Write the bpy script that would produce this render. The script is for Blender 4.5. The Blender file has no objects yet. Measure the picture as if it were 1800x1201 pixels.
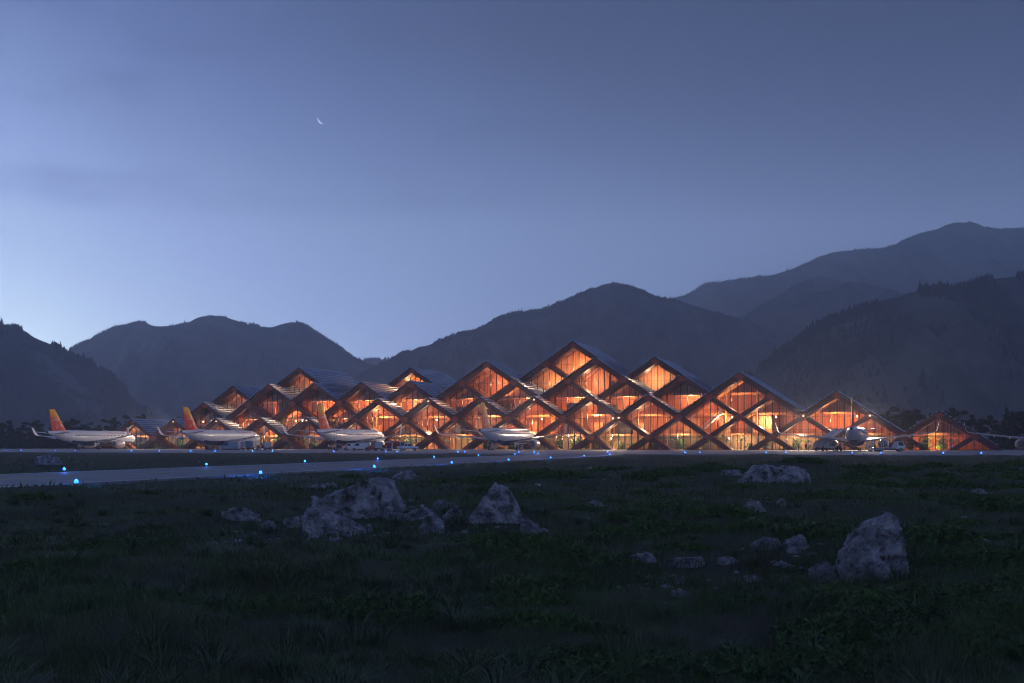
import bpy, bmesh, math, random
import numpy as np
from mathutils import Vector, Matrix
C = bpy.context.scene.collection
S = bpy.context.scene
R = math.radians
random.seed(7); rng = np.random.default_rng(11)

# ------------------------------------------------------------------ camera
F, HY, CH = 1950.0, 781.0, 1.7            # focal length in photo pixels, horizon row, eye height
cam = bpy.data.cameras.new('camera'); cam.sensor_width = 36; cam.lens = 36*F/1800
cam.shift_y = (HY-600.5)/1800; cam.clip_start = .2; cam.clip_end = 40000
co = bpy.data.objects.new('camera', cam); C.objects.link(co)
co.location = (0, 0, CH); co.rotation_euler = (R(90), 0, 0); S.camera = co

# ------------------------------------------------------------------ world: dusk sky
W = bpy.data.worlds.new('World'); S.world = W; W.use_nodes = True
nt = W.node_tree; N = nt.nodes; L = nt.links; N.clear()
def math_n(tree, op, a, b=None, c=None, clamp=False):
    n = tree.nodes.new('ShaderNodeMath'); n.operation = op; n.use_clamp = clamp
    for k, v in enumerate((a, b, c)):
        if v is None: continue
        if isinstance(v, (int, float)): n.inputs[k].default_value = v
        else: tree.links.new(v, n.inputs[k])
    return n.outputs[0]
M_ = lambda op, a, b=None, c=None, cl=False: math_n(nt, op, a, b, c, cl)
tc = N.new('ShaderNodeTexCoord'); sp = N.new('ShaderNodeSeparateXYZ'); L.new(tc.outputs['Generated'], sp.inputs[0])
DEG = 180/math.pi
el = M_('MULTIPLY', M_('ARCSINE', sp.outputs[2]), DEG)
el = M_('MINIMUM', M_('MAXIMUM', el, 0.0), 22.0)
az = M_('MULTIPLY', M_('ARCTAN2', sp.outputs[0], sp.outputs[1]), DEG)
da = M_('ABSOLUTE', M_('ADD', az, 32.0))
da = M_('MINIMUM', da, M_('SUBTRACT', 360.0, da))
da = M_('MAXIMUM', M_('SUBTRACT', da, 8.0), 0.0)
SKY = dict(k=6.2, elk=-.166, base=.04, amp=1.16, azs=11.8)
Aaz = M_('MULTIPLY_ADD', M_('EXPONENT', M_('MULTIPLY', da, -1/SKY['azs'])), SKY['amp'], SKY['base'])
Aaz = M_('ADD', Aaz, M_('MULTIPLY', M_('DIVIDE', M_('SUBTRACT', da, 52.0), 50.0, cl=True), .42))  # added glow in the unseen sky beside and behind the view, lifts ambient light
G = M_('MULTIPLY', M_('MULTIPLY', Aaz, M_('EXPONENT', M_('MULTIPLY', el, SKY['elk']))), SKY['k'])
# faint dusk cloud wisps
mp = N.new('ShaderNodeMapping'); mp.inputs['Scale'].default_value = (5.5, 5.5, 17); L.new(tc.outputs['Generated'], mp.inputs[0])
nz = N.new('ShaderNodeTexNoise'); nz.inputs['Scale'].default_value = 1.3; nz.inputs['Detail'].default_value = 5; L.new(mp.outputs[0], nz.inputs[0])
cl = M_('MULTIPLY', M_('SUBTRACT', nz.outputs[0], .50, cl=True), M_('MULTIPLY', M_('SUBTRACT', el, 11.0, cl=True), 1.0))
G = M_('MULTIPLY', G, M_('SUBTRACT', 1.0, M_('MULTIPLY', cl, 2.1)))
def sky_curve(pts):
    fc = N.new('ShaderNodeFloatCurve'); c = fc.mapping.curves[0]
    while len(c.points) > 2: c.points.remove(c.points[-1])
    c.points[0].location = pts[0]; c.points[1].location = pts[-1]
    for p in pts[1:-1]: c.points.new(*p)
    for p in c.points: p.handle_type = 'VECTOR'
    fc.mapping.update(); return fc
ratios_r = [(0, .56), (.035, .62), (.07, .70), (.15, .77), (.3, .80), (1, .86)]
ratios_b = [(0, 3.0), (.03, 2.6), (.06, 2.25), (.09, 1.95), (.16, 1.85), (.3, 1.45), (.6, 1.12), (1, 1.02)]
Gn = M_('DIVIDE', G, 4.0, cl=True)
fr = sky_curve([(x, y*.965/3.4) for x, y in ratios_r]); fb = sky_curve([(x, y*1.07/3.4) for x, y in ratios_b])
L.new(Gn, fr.inputs['Value']); L.new(Gn, fb.inputs['Value'])
cb = N.new('ShaderNodeCombineXYZ')
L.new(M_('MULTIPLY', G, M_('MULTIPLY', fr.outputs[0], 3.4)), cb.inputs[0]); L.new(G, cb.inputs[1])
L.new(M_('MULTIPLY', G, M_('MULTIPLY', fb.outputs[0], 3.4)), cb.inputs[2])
SUN_EL, SUN_AZ = 1.0, -32.0
nis = N.new('ShaderNodeTexSky'); nis.sky_type = 'NISHITA'; nis.sun_disc = False
nis.sun_elevation = R(SUN_EL); nis.sun_rotation = R(SUN_AZ)
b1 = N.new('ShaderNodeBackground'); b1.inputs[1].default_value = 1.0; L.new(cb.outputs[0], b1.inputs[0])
b2 = N.new('ShaderNodeBackground'); b2.inputs[1].default_value = .004; L.new(nis.outputs[0], b2.inputs[0])
ad = N.new('ShaderNodeAddShader'); L.new(b1.outputs[0], ad.inputs[0]); L.new(b2.outputs[0], ad.inputs[1])
out = N.new('ShaderNodeOutputWorld'); L.new(ad.outputs[0], out.inputs[0])
sl = bpy.data.lights.new('sun', 'SUN'); sl.energy = .03; sl.angle = R(25); sl.color = (.8, .88, 1)
so = bpy.data.objects.new('sun', sl); C.objects.link(so)
sd = Vector((math.sin(R(SUN_AZ))*math.cos(R(14)), math.cos(R(SUN_AZ))*math.cos(R(14)), math.sin(R(14))))
so.rotation_euler = sd.to_track_quat('Z', 'Y').to_euler(); so.location = (0, 0, 300)
S.view_settings.view_transform = 'Standard'; S.view_settings.look = 'None'
S.view_settings.exposure = 0; S.view_settings.gamma = 1
S.render.engine = 'CYCLES'; cy = S.cycles
cy.filter_width = 1.05; cy.use_denoising = True
try: cy.denoiser = 'OPENIMAGEDENOISE'; cy.denoising_prefilter = 'ACCURATE'
except Exception: pass
cy.max_bounces = 7; cy.diffuse_bounces = 3; cy.glossy_bounces = 3; cy.transmission_bounces = 4
cy.transparent_max_bounces = 16; cy.volume_bounces = 2; cy.sample_clamp_indirect = 4; cy.caustics_reflective = False; cy.caustics_refractive = False

# ------------------------------------------------------------------ helpers
def tag(o, label=None, cat=None, group=None, kind=None):
    if label: o['label'] = label
    if cat: o['category'] = cat
    if group: o['group'] = group
    if kind: o['kind'] = kind
    return o
def empty(name, loc=(0, 0, 0), rz=0, **k):
    o = bpy.data.objects.new(name, None); C.objects.link(o); o.location = loc; o.rotation_euler = (0, 0, rz)
    o.empty_display_size = .2
    return tag(o, **k)
def copy_tree(o, parent=None):
    c = o.copy(); C.objects.link(c)
    if parent: c.parent = parent
    for ch in list(o.children): copy_tree(ch, c)
    return c
class MB:
    def __init__(s): s.v = []; s.f = []; s.m = []
    def add(s, vs, fs, m=0):
        b = len(s.v); s.v += [tuple(v) for v in vs]
        s.f += [tuple(b+i for i in f) for f in fs]; s.m += [m]*len(fs); return s
    def hexa(s, p, m=0):        # 8 points: 4 bottom (ccw from above), 4 top
        return s.add(p, [(3, 2, 1, 0), (4, 5, 6, 7), (0, 1, 5, 4), (1, 2, 6, 5), (2, 3, 7, 6), (3, 0, 4, 7)], m)
    def box(s, x0, x1, y0, y1, z0, z1, m=0):
        return s.hexa([(x0, y0, z0), (x1, y0, z0), (x1, y1, z0), (x0, y1, z0), (x0, y0, z1), (x1, y0, z1), (x1, y1, z1), (x0, y1, z1)], m)
    def bevbox(s, x0, x1, y0, y1, z0, z1, b=.08, m=0):   # box with chamfered vertical and top edges
        rings = []
        for z, i in ((z0, b*.5), (z0+b*.5, 0), (z1-b, 0), (z1, b)):
            X0, X1, Y0, Y1 = x0+i, x1-i, y0+i, y1-i; c = b*.7
            rings.append([(X0+c, Y0, z), (X1-c, Y0, z), (X1, Y0+c, z), (X1, Y1-c, z), (X1-c, Y1, z), (X0+c, Y1, z), (X0, Y1-c, z), (X0, Y0+c, z)])
        return s.loft(rings, m=m)
    def loft(s, rings, m=0, cap=True, mf=None):
        n = len(rings[0]); b = len(s.v)
        for r in rings: s.v += [tuple(p) for p in r]
        for k in range(len(rings)-1):
            for j in range(n):
                f = (b+k*n+j, b+k*n+(j+1) % n, b+(k+1)*n+(j+1) % n, b+(k+1)*n+j)
                s.f.append(f); s.m.append(mf(f, s.v) if mf else m)
        if cap:
            s.f.append(tuple(b+j for j in reversed(range(n)))); s.m.append(m)
            e = b+(len(rings)-1)*n; s.f.append(tuple(e+j for j in range(n))); s.m.append(m)
        return s
    def tube(s, a, b, r0, r1=None, n=8, m=0, cap=True):
        a, b = Vector(a), Vector(b); r1 = r0 if r1 is None else r1
        q = (b-a).to_track_quat('Z', 'Y')
        ring = lambda c, r: [c+q @ Vector((math.cos(t)*r, math.sin(t)*r, 0)) for t in [2*math.pi*k/n for k in range(n)]]
        return s.loft([ring(a, r0), ring(b, r1)], m, cap)
    def build(s, name, mats, parent=None, smooth=False):
        me = bpy.data.meshes.new(name); me.from_pydata(s.v, [], s.f)
        for x in (mats if isinstance(mats, (list, tuple)) else [mats]): me.materials.append(x)
        me.polygons.foreach_set('material_index', s.m)
        if smooth: me.polygons.foreach_set('use_smooth', [True]*len(me.polygons))
        me.validate(); me.update()
        bm = bmesh.new(); bm.from_mesh(me); bmesh.ops.recalc_face_normals(bm, faces=bm.faces); bm.to_mesh(me); bm.free()
        o = bpy.data.objects.new(name, me); C.objects.link(o)
        if parent: o.parent = parent
        if smooth:
            try: me.set_sharp_from_angle(angle=R(38))
            except Exception: pass
        return o
def np_mesh(name, v, quads=None, tris=None, mats=(), smooth=False):
    me = bpy.data.meshes.new(name); v = np.asarray(v, np.float32)
    me.vertices.add(len(v)); me.vertices.foreach_set('co', v.ravel())
    parts = []
    if quads is not None and len(quads): parts.append(np.asarray(quads, np.int32))
    if tris is not None and len(tris): parts.append(np.asarray(tris, np.int32))
    loops = np.concatenate([p.ravel() for p in parts]); tot = np.concatenate([np.full(len(p), p.shape[1], np.int32) for p in parts])
    st = np.concatenate([[0], np.cumsum(tot)[:-1]]).astype(np.int32)
    me.loops.add(len(loops)); me.loops.foreach_set('vertex_index', loops)
    me.polygons.add(len(tot)); me.polygons.foreach_set('loop_start', st); me.polygons.foreach_set('loop_total', tot)
    if smooth: me.polygons.foreach_set('use_smooth', np.ones(len(tot), bool))
    me.update(calc_edges=True)
    for m in mats: me.materials.append(m)
    o = bpy.data.objects.new(name, me); C.objects.link(o); return o

def mat(name, col, rough=.6, metal=0, spec=.5, var=0, scale=1.0, col2=None, bump=0, stretch=(1, 1, 1), emit=None, estr=0, detail=6):
    m = bpy.data.materials.new(name); m.use_nodes = True; t = m.node_tree; p = t.nodes['Principled BSDF']
    p.inputs['Roughness'].default_value = rough; p.inputs['Metallic'].default_value = metal
    p.inputs['Specular IOR Level'].default_value = spec
    c2 = col2 or tuple(max(0, x*(1-var)) for x in col)
    tcn = t.nodes.new('ShaderNodeTexCoord'); mpn = t.nodes.new('ShaderNodeMapping'); mpn.inputs['Scale'].default_value = stretch
    t.links.new(tcn.outputs['Object'], mpn.inputs[0])
    nzn = t.nodes.new('ShaderNodeTexNoise'); nzn.inputs['Scale'].default_value = scale; nzn.inputs['Detail'].default_value = detail
    nzn.inputs['Roughness'].default_value = .65; t.links.new(mpn.outputs[0], nzn.inputs[0])
    rp = t.nodes.new('ShaderNodeValToRGB'); rp.color_ramp.elements[0].position = .35; rp.color_ramp.elements[1].position = .65
    rp.color_ramp.elements[0].color = (*c2, 1); rp.color_ramp.elements[1].color = (*col, 1)
    t.links.new(nzn.outputs[0], rp.inputs[0]); t.links.new(rp.outputs[0], p.inputs['Base Color'])
    if bump:
        bn = t.nodes.new('ShaderNodeBump'); bn.inputs['Strength'].default_value = bump; bn.inputs['Distance'].default_value = .05
        t.links.new(nzn.outputs[0], bn.inputs['Height']); t.links.new(bn.outputs[0], p.inputs['Normal'])
    if emit: p.inputs['Emission Color'].default_value = (*emit, 1); p.inputs['Emission Strength'].default_value = estr
    return m
def base_in(m): return m.node_tree.nodes['Principled BSDF'].inputs['Base Color']

def vnoise(x, y, seed=0):                       # smooth value noise, numpy
    x = np.asarray(x, float); y = np.asarray(y, float)
    xi = np.floor(x).astype(np.int64); yi = np.floor(y).astype(np.int64); xf = x-xi; yf = y-yi
    def h(a, b):
        n = (a*374761393+b*668265263+seed*974634777) & 0x7fffffff
        n = ((n ^ (n >> 13))*1274126177) & 0x7fffffff
        return ((n ^ (n >> 16)) & 0xffff)/65535.0
    u = xf*xf*(3-2*xf); w = yf*yf*(3-2*yf)
    return (h(xi, yi)*(1-u)+h(xi+1, yi)*u)*(1-w)+(h(xi, yi+1)*(1-u)+h(xi+1, yi+1)*u)*w
def fbm(x, y, seed=0, oct=4):
    s = 0; a = .5
    for k in range(oct): s = s+a*vnoise(x*2**k, y*2**k, seed+k*17); a *= .5
    return s/(1-.5**oct)

# ------------------------------------------------------------------ layout: the facade line and its lattice
TH = R(20.8); Y0 = 322.0; P0 = Vector((139.5/1950*Y0, Y0, 0)); U = .05322*Y0
EU = Vector((math.cos(TH), -math.sin(TH), 0)); DW = Vector((math.sin(TH), math.cos(TH), 0))
def tw(u, w, z=0): return P0+EU*u+DW*w+Vector((0, 0, z))
ZR = lambda r: 3.68+5.57*(r-1)
GROUND_ROW = .34
APRON_W = -134.0
TA = np.array((-19.4, 42.0)); TD = np.array((.262, .965)); TD = TD/np.hypot(*TD); TN = np.array((-TD[1], TD[0])); TWID = 13.5
def uw_of(x, y):
    dx, dy = x-P0.x, y-P0.y
    return dx*EU.x+dy*EU.y, dx*DW.x+dy*DW.y
def taxi_st(x, y):
    dx, dy = x-TA[0], y-TA[1]
    return dx*TD[0]+dy*TD[1], dx*TN[0]+dy*TN[1]
def hard_dist(x, y):                            # distance outside the paved areas (metres, <=0 inside)
    u, w = uw_of(x, y); s, t = taxi_st(x, y)
    dap = APRON_W-w
    dtx = np.maximum(-t, t-TWID)
    return np.minimum(dap, dtx)
def terrain(x, y):
    x = np.asarray(x, float); y = np.asarray(y, float)
    d = np.hypot(x, y)
    h = (fbm(x/9, y/9, 3, 3)-.5)*.85+(fbm(x/2.7, y/2.7, 9, 3)-.5)*.50+(fbm(x/.7, y/.7, 29, 2)-.5)*.07
    h = h+.35*np.exp(-((x-22)/16)**2-((y-62)/22)**2)
    near = np.clip((d-3)/6, .15, 1)
    k = np.clip(hard_dist(x, y)/7.0, 0, 1); k = k*k*(3-2*k)
    return h*near*k-.06*(1-k)*1.0+0*x
def at(px, py, z=0):                            # ground point under a photo pixel
    Z = (CH-z)*F/(py-HY); return Vector(((px-900)/F*Z, Z, z))
def at_d(px, Z): return Vector(((px-900)/F*Z, Z, 0))

# ------------------------------------------------------------------ materials
m_ground = mat('meadow soil', (.075, .10, .043), .95, spec=.15, col2=(.085, .072, .052), scale=.55, bump=.6, detail=10)
m_grass = mat('grass blades', (.115, .175, .06), .7, spec=.2, col2=(.10, .10, .055), scale=.22)
m_tuss = mat('tussock blades', (.14, .17, .10), .7, spec=.25, col2=(.08, .12, .06), scale=.4)
m_moss = mat('mossy ground cover', (.11, .185, .06), .9, spec=.1, col2=(.09, .11, .05), scale=1.2)
m_rock = mat('grey rock', (.54, .515, .55), .92, spec=.2, col2=(.085, .085, .08), scale=3.4, bump=1.0, detail=15)
m_rock.node_tree.nodes['Bump'].inputs['Distance'].default_value = .16
m_apron = mat('apron concrete', (.36, .34, .36), .72, spec=.5, col2=(.24, .235, .24), scale=.09, detail=8)
m_taxi = mat('taxiway asphalt', (.235, .235, .25), .6, spec=.5, col2=(.16, .16, .17), scale=.35, stretch=(1, 1, 1), detail=9)
m_paint = mat('worn white paint', (.7, .7, .68), .6, var=.4, scale=2)
m_yellow = mat('worn yellow paint', (.5, .34, .08), .6, var=.4, scale=2)
m_mtn = mat('forested slope', (.17, .165, .125), 1, spec=0, col2=(.025, .035, .028), scale=.013, detail=12)
m_mtn_scree = mat('forested slope with scree', (.085, .095, .07), 1, spec=0, col2=(.05, .058, .045), scale=.014, detail=12)
m_forest = mat('conifer foliage', (.06, .075, .05), 1, spec=0, var=.4, scale=.05)
m_beam = mat('dark red timber', (.20, .065, .048), .5, spec=.4, col2=(.11, .038, .03), scale=.8, stretch=(1, 1, 3))
m_node = mat('red oxide node', (.50, .12, .085), .55, spec=.35, var=.3, scale=1.2)
m_roof = mat('roof deck', (.035, .034, .036), .8, var=.3, scale=.5)
m_slat = mat('blue grey roof metal', (.36, .48, .66), .35, metal=.2, var=.25, scale=.25)
m_wood = mat('warm interior timber', (.60, .30, .13), .55, spec=.3, col2=(.36, .15, .065), scale=1.0, stretch=(2.6, .2, .06))
m_redwood = mat('red slatted wall', (.56, .22, .105), .6, spec=.25, col2=(.30, .095, .045), scale=1.0, stretch=(2.2, .2, .05))
m_pale = mat('pale glulam', (.72, .44, .20), .5, spec=.3, col2=(.55, .30, .12), scale=1.0, stretch=(.4, .4, 3))
m_beige = mat('pale ground floor wall', (.44, .29, .16), .6, col2=(.16, .085, .045), scale=.35, stretch=(1.6, .2, .15), detail=3)
m_floor = mat('pale stone floor', (.45, .38, .30), .35, var=.2, scale=.4)
m_mull = mat('bronze window frame', (.05, .03, .025), .4, var=.2)
m_dark = mat('dark cladding', (.10, .105, .12), .6, col2=(.06, .062, .07), scale=1, stretch=(.1, .1, 6))
m_white = mat('white paint', (.78, .78, .80), .32, spec=.5, var=.08, scale=.7)
m_steel = mat('brushed steel', (.42, .43, .45), .3, metal=.8, var=.2, scale=3)
m_tyre = mat('tyre rubber', (.02, .02, .022), .8, var=.3, scale=6)
m_glassd = mat('dark glazing', (.015, .018, .025), .08, var=.1)
m_navy = mat('navy blue paint', (.03, .045, .16), .3, var=.15)
m_red = mat('red paint', (.5, .06, .035), .4, var=.2)
m_orange = mat('orange paint', (.55, .17, .04), .45, var=.2)
m_bluegrey = mat('blue grey paint', (.28, .36, .46), .4, var=.2)
m_charcoal = mat('charcoal paint', (.05, .052, .06), .5, var=.2)
m_leaf = mat('palm leaf', (.13, .22, .06), .5, var=.5, scale=1.5)
m_leaf2 = mat('tree leaf', (.05, .085, .035), .7, spec=.2, col2=(.028, .045, .022), scale=.6)
m_bark = mat('bark', (.12, .085, .06), .9, var=.5, scale=3)
m_skin = mat('skin', (.42, .26, .19), .6, var=.1)
m_hair = mat('hair', (.02, .016, .014), .7, var=.2)
def glass_mat():
    m = bpy.data.materials.new('window glass'); m.use_nodes = True; t = m.node_tree; t.nodes.clear()
    tr = t.nodes.new('ShaderNodeBsdfTransparent'); tr.inputs[0].default_value = (.93, .9, .88, 1)
    gl = t.nodes.new('ShaderNodeBsdfGlossy'); gl.inputs['Roughness'].default_value = .04
    fr_ = t.nodes.new('ShaderNodeFresnel'); fr_.inputs[0].default_value = 1.45
    mx = t.nodes.new('ShaderNodeMixShader'); t.links.new(fr_.outputs[0], mx.inputs[0]); t.links.new(tr.outputs[0], mx.inputs[1]); t.links.new(gl.outputs[0], mx.inputs[2])
    o = t.nodes.new('ShaderNodeOutputMaterial'); t.links.new(mx.outputs[0], o.inputs[0]); return m
m_glass = glass_mat()
def slatted(m, freq, depth):                    # darker joints between upright boards
    t = m.node_tree; p = t.nodes['Principled BSDF']; src = p.inputs['Base Color'].links[0].from_socket
    c = t.nodes.new('ShaderNodeTexCoord'); s_ = t.nodes.new('ShaderNodeSeparateXYZ'); t.links.new(c.outputs['Object'], s_.inputs[0])
    fr_ = math_n(t, 'FRACT', math_n(t, 'MULTIPLY', s_.outputs[0], freq))
    k = math_n(t, 'LESS_THAN', fr_, .14)
    mx = t.nodes.new('ShaderNodeMix'); mx.data_type = 'RGBA'; mx.blend_type = 'MULTIPLY'
    t.links.new(math_n(t, 'MULTIPLY', k, depth), mx.inputs['Factor']); t.links.new(src, mx.inputs['A']); mx.inputs['B'].default_value = (.2, .12, .1, 1)
    t.links.new(mx.outputs['Result'], p.inputs['Base Color'])
slatted(m_redwood, 1.35, .8); slatted(m_wood, .9, .5)

# ------------------------------------------------------------------ setting: ground, apron, taxiway
def build_ground():
    a1 = np.arange(-46, 46.01, .28); a2 = np.arange(50, 311, 5.0)
    ang = np.radians(np.concatenate([a1, a2])); rad = np.concatenate([[.6], np.geomspace(2.2, 75, 230), np.geomspace(80, 4350, 110)])
    rr, aa = np.meshgrid(rad, ang, indexing='ij'); x = rr*np.sin(aa); y = rr*np.cos(aa)
    z = np.where(rr < 400, terrain(x, y), -.06); n = len(ang)
    v = np.stack([x, y, z], -1).reshape(-1, 3); v = np.concatenate([v, [[0, 0, 0]]])
    i, j = np.meshgrid(np.arange(len(rad)-1), np.arange(n), indexing='ij'); j2 = (j+1) % n
    q = np.stack([i*n+j, i*n+j2, (i+1)*n+j2, (i+1)*n+j], -1).reshape(-1, 4)
    k = np.arange(n); t = np.stack([np.full(n, len(v)-1), (k+1) % n, k], -1)
    o = np_mesh('ground', v, q, t, [m_ground], True); tag(o, 'dark rough meadow ground reaching to the hills', 'ground', kind='structure')
build_ground()
def sheet(name, pts, z, m, label, thick=.06):
    b = MB(); n = len(pts); b.loft([[(p[0], p[1], z-thick) for p in pts], [(p[0], p[1], z) for p in pts]])
    o = b.build(name, m); return tag(o, label, name.replace('_', ' '), kind='structure')
ap = [tw(u, w) for u, w in ((-520, APRON_W), (420, APRON_W), (420, 70), (-520, 70))]
sheet('apron', ap, .10, m_apron, 'pale concrete apron strip in front of the terminal', .25)
def tx(s, t, z=0): p = TA+TD*s+TN*t; return (p[0], p[1], z)
def taxi_len(t):                                # where the strip meets the apron edge
    p = TA+TN*t; _, w0 = uw_of(*p); _, w1 = uw_of(*(p+TD)); return (APRON_W-w0)/(w1-w0)
sheet('taxiway', [tx(-70, 0), tx(taxi_len(0), 0), tx(taxi_len(TWID), TWID), tx(-70, TWID)], .05, m_taxi, 'grey asphalt taxiway running diagonally up to the apron', .15)
def stripe(name, t0, t1, m, lab):
    tag(MB().add([tx(-70, t0, .056), tx(taxi_len(t0)-.2, t0, .056), tx(taxi_len(t1)-.2, t1, .056), tx(-70, t1, .056)], [(0, 1, 2, 3)]).build(name, m), lab, 'marking', kind='structure')
stripe('edge_line', .35, .55, m_paint, 'thin white line along the near edge of the taxiway')
stripe('edge_line', TWID-.55, TWID-.35, m_paint, 'thin white line along the far edge of the taxiway')
stripe('center_line', TWID/2-.2, TWID/2+.2, m_yellow, 'thin yellow line down the middle of the taxiway')
u0, u1 = -300, 300
for w_, m__, lab in ((APRON_W+1.2, m_paint, 'white edge line along the front of the apron'), (-76, m_yellow, 'yellow taxi line along the middle of the apron')):
    pts = [tw(u0, w_, .106), tw(u1, w_, .106), tw(u1, w_+.35, .106), tw(u0, w_+.35, .106)]
    tag(MB().add(pts, [(0, 1, 2, 3)]).build('apron_line', m__), lab, 'marking', kind='structure')

def joints(m, ax, step, wid, depth):
    t = m.node_tree; p = t.nodes['Principled BSDF']; src = p.inputs['Base Color'].links[0].from_socket; c = t.nodes.new('ShaderNodeTexCoord'); k = None
    for d in ax:
        vm = t.nodes.new('ShaderNodeVectorMath'); vm.operation = 'DOT_PRODUCT'; t.links.new(c.outputs['Object'], vm.inputs[0]); vm.inputs[1].default_value = d
        f = math_n(t, 'LESS_THAN', math_n(t, 'FRACT', math_n(t, 'MULTIPLY', vm.outputs['Value'], 1/step)), wid/step); k = f if k is None else math_n(t, 'MAXIMUM', k, f)
    w_ = t.nodes.new('ShaderNodeTexNoise'); w_.inputs['Scale'].default_value = .12; w_.inputs['Detail'].default_value = 9; t.links.new(c.outputs['Object'], w_.inputs[0])
    cr = math_n(t, 'LESS_THAN', math_n(t, 'ABSOLUTE', math_n(t, 'SUBTRACT', w_.outputs[0], .5)), .004); k = math_n(t, 'MAXIMUM', k, cr)
    mx = t.nodes.new('ShaderNodeMix'); mx.data_type = 'RGBA'; t.links.new(math_n(t, 'MULTIPLY', k, depth), mx.inputs['Factor']); t.links.new(src, mx.inputs['A']); mx.inputs['B'].default_value = (.03, .03, .03, 1); t.links.new(mx.outputs['Result'], p.inputs['Base Color'])
joints(m_taxi, [(TD[0], TD[1], 0), (TN[0], TN[1], 0)], 4.5, .12, .6); joints(m_apron, [tuple(EU), tuple(DW)], 7.0, .15, .5)

# ------------------------------------------------------------------ setting: mountains
FOREST_V, FOREST_T = [], []; FCOUNT = [0]
def add_forest(P, hts):
    n = len(P); k = 5; ang = np.linspace(0, 2*np.pi, k, endpoint=False)
    for tier, (z0, z1, rr) in enumerate(((.05, .62, .24), (.38, 1.0, .17))):
        jit = rng.uniform(.7, 1.3, (n, k)); rot = rng.uniform(0, 6.28, (n, 1))
        r_ = hts[:, None]*rr*jit
        bx = P[:, None, 0]+r_*np.cos(ang+rot); by = P[:, None, 1]+r_*np.sin(ang+rot); bz = P[:, None, 2]+hts[:, None]*z0*np.ones((n, k))
        apx = P+np.stack([rng.normal(0, .03, n)*hts, rng.normal(0, .03, n)*hts, hts*z1], -1)
        v = np.concatenate([np.stack([bx, by, bz], -1), apx[:, None, :]], 1).reshape(-1, 3)
        base = FCOUNT[0]+np.arange(n)[:, None]*(k+1); j = np.arange(k)
        t = np.stack([base+j, base+(j+1) % k, np.broadcast_to(base+k, (n, k))], -1).reshape(-1, 3)
        FOREST_V.append(v); FOREST_T.append(t); FCOUNT[0] += len(v)
def mountain(name, label, prof, D, m, seed, tree_h, ntree, run=1.7, rough=.28):
    px = np.array([p[0] for p in prof], float); py = np.array([p[1] for p in prof], float)
    xs = (px-900)/F*D; hs = CH+(HY-py)/F*D
    step = D/420.0; X = np.arange(xs[0], xs[-1], step); H = np.interp(X, xs, hs)
    ker = np.hanning(7); ker /= ker.sum(); H = np.convolve(np.pad(H, 3, 'edge'), ker, 'valid')
    H = H+(fbm(X/(D*.012), X*0+seed, seed, 3)-.5)*D*.0035
    T = np.concatenate([np.linspace(-1, 0, 41), np.linspace(.02, .4, 12)]); TT, XX = np.meshgrid(T, X, indexing='ij'); HH = np.broadcast_to(H, TT.shape)
    RR = run*HH+D*.03
    spur = (fbm(XX/(D*.06)+seed, TT*1.5, seed+5, 3)-.5)
    yy = D+TT*RR*(1+.5*spur)
    prof_z = (1-np.abs(TT))**1.15
    zz = HH*prof_z
    n2 = (fbm(XX/(D*.035)+TT*.8, TT*2.2+seed, seed+2, 5)-.5)
    zz = zz+n2*HH*rough*3.2*np.clip(np.abs(TT)*3, 0, 1)*np.clip((1-np.abs(TT))*2.5, 0, 1)
    zz = np.minimum(zz, HH*np.where(TT == 0, 1, .995))
    zz = np.where((TT < -.99) | (TT > .39), -.9, np.maximum(zz, -.9))
    v = np.stack([XX, yy, zz], -1).reshape(-1, 3); n = len(X)
    i, j = np.meshgrid(np.arange(len(T)-1), np.arange(n-1), indexing='ij')
    q = np.stack([i*n+j, i*n+j+1, (i+1)*n+j+1, (i+1)*n+j], -1).reshape(-1, 4)
    o = np_mesh(name, v, q, None, [m], True); tag(o, label, 'mountain', kind='structure')
    # trees: dense along the crest, thinner on the face
    def sample(tv, xv):
        fi = np.interp(tv, T, np.arange(len(T))); fj = np.clip((xv-X[0])/step, 0, n-1.001)
        a = np.floor(fi).astype(int).clip(0, len(T)-2); b = np.floor(fj).astype(int).clip(0, n-2); fa = (fi-a)[:, None]; fbb = (fj-b)[:, None]
        g = v.reshape(len(T), n, 3)
        return (g[a, b]*(1-fbb)+g[a, b+1]*fbb)*(1-fa)+(g[a+1, b]*(1-fbb)+g[a+1, b+1]*fbb)*fa
    nc = int(ntree*.55); xv = rng.uniform(X[0], X[-1], ntree)
    tv = np.concatenate([-np.abs(rng.normal(0, .02, nc)), -rng.uniform(0, 1, ntree-nc)**1.3*.95])
    keep = fbm(xv/(D*.02), tv*4, seed+9, 2) > np.where(np.arange(ntree) < nc, .36, .46)
    xv, tv = xv[keep], tv[keep]; P = sample(tv, xv); P[:, 2] -= .3
    add_forest(P, tree_h*rng.uniform(.55, 1.25, len(P))*np.where(rng.random(len(P)) < .06, 1.5, 1))
mountain('mountain', 'dark near slope at the far left with a pale scree gully', [(-700, 640), (-450, 560), (-250, 590), (-80, 560), (0, 575), (15, 580), (30, 577), (45, 580), (55, 588), (75, 602), (95, 610), (118, 620), (150, 634), (175, 650), (200, 664), (225, 690), (250, 716), (275, 743), (300, 768), (320, 782)], 1600, m_mtn_scree, 1, 8, 6500)
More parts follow.
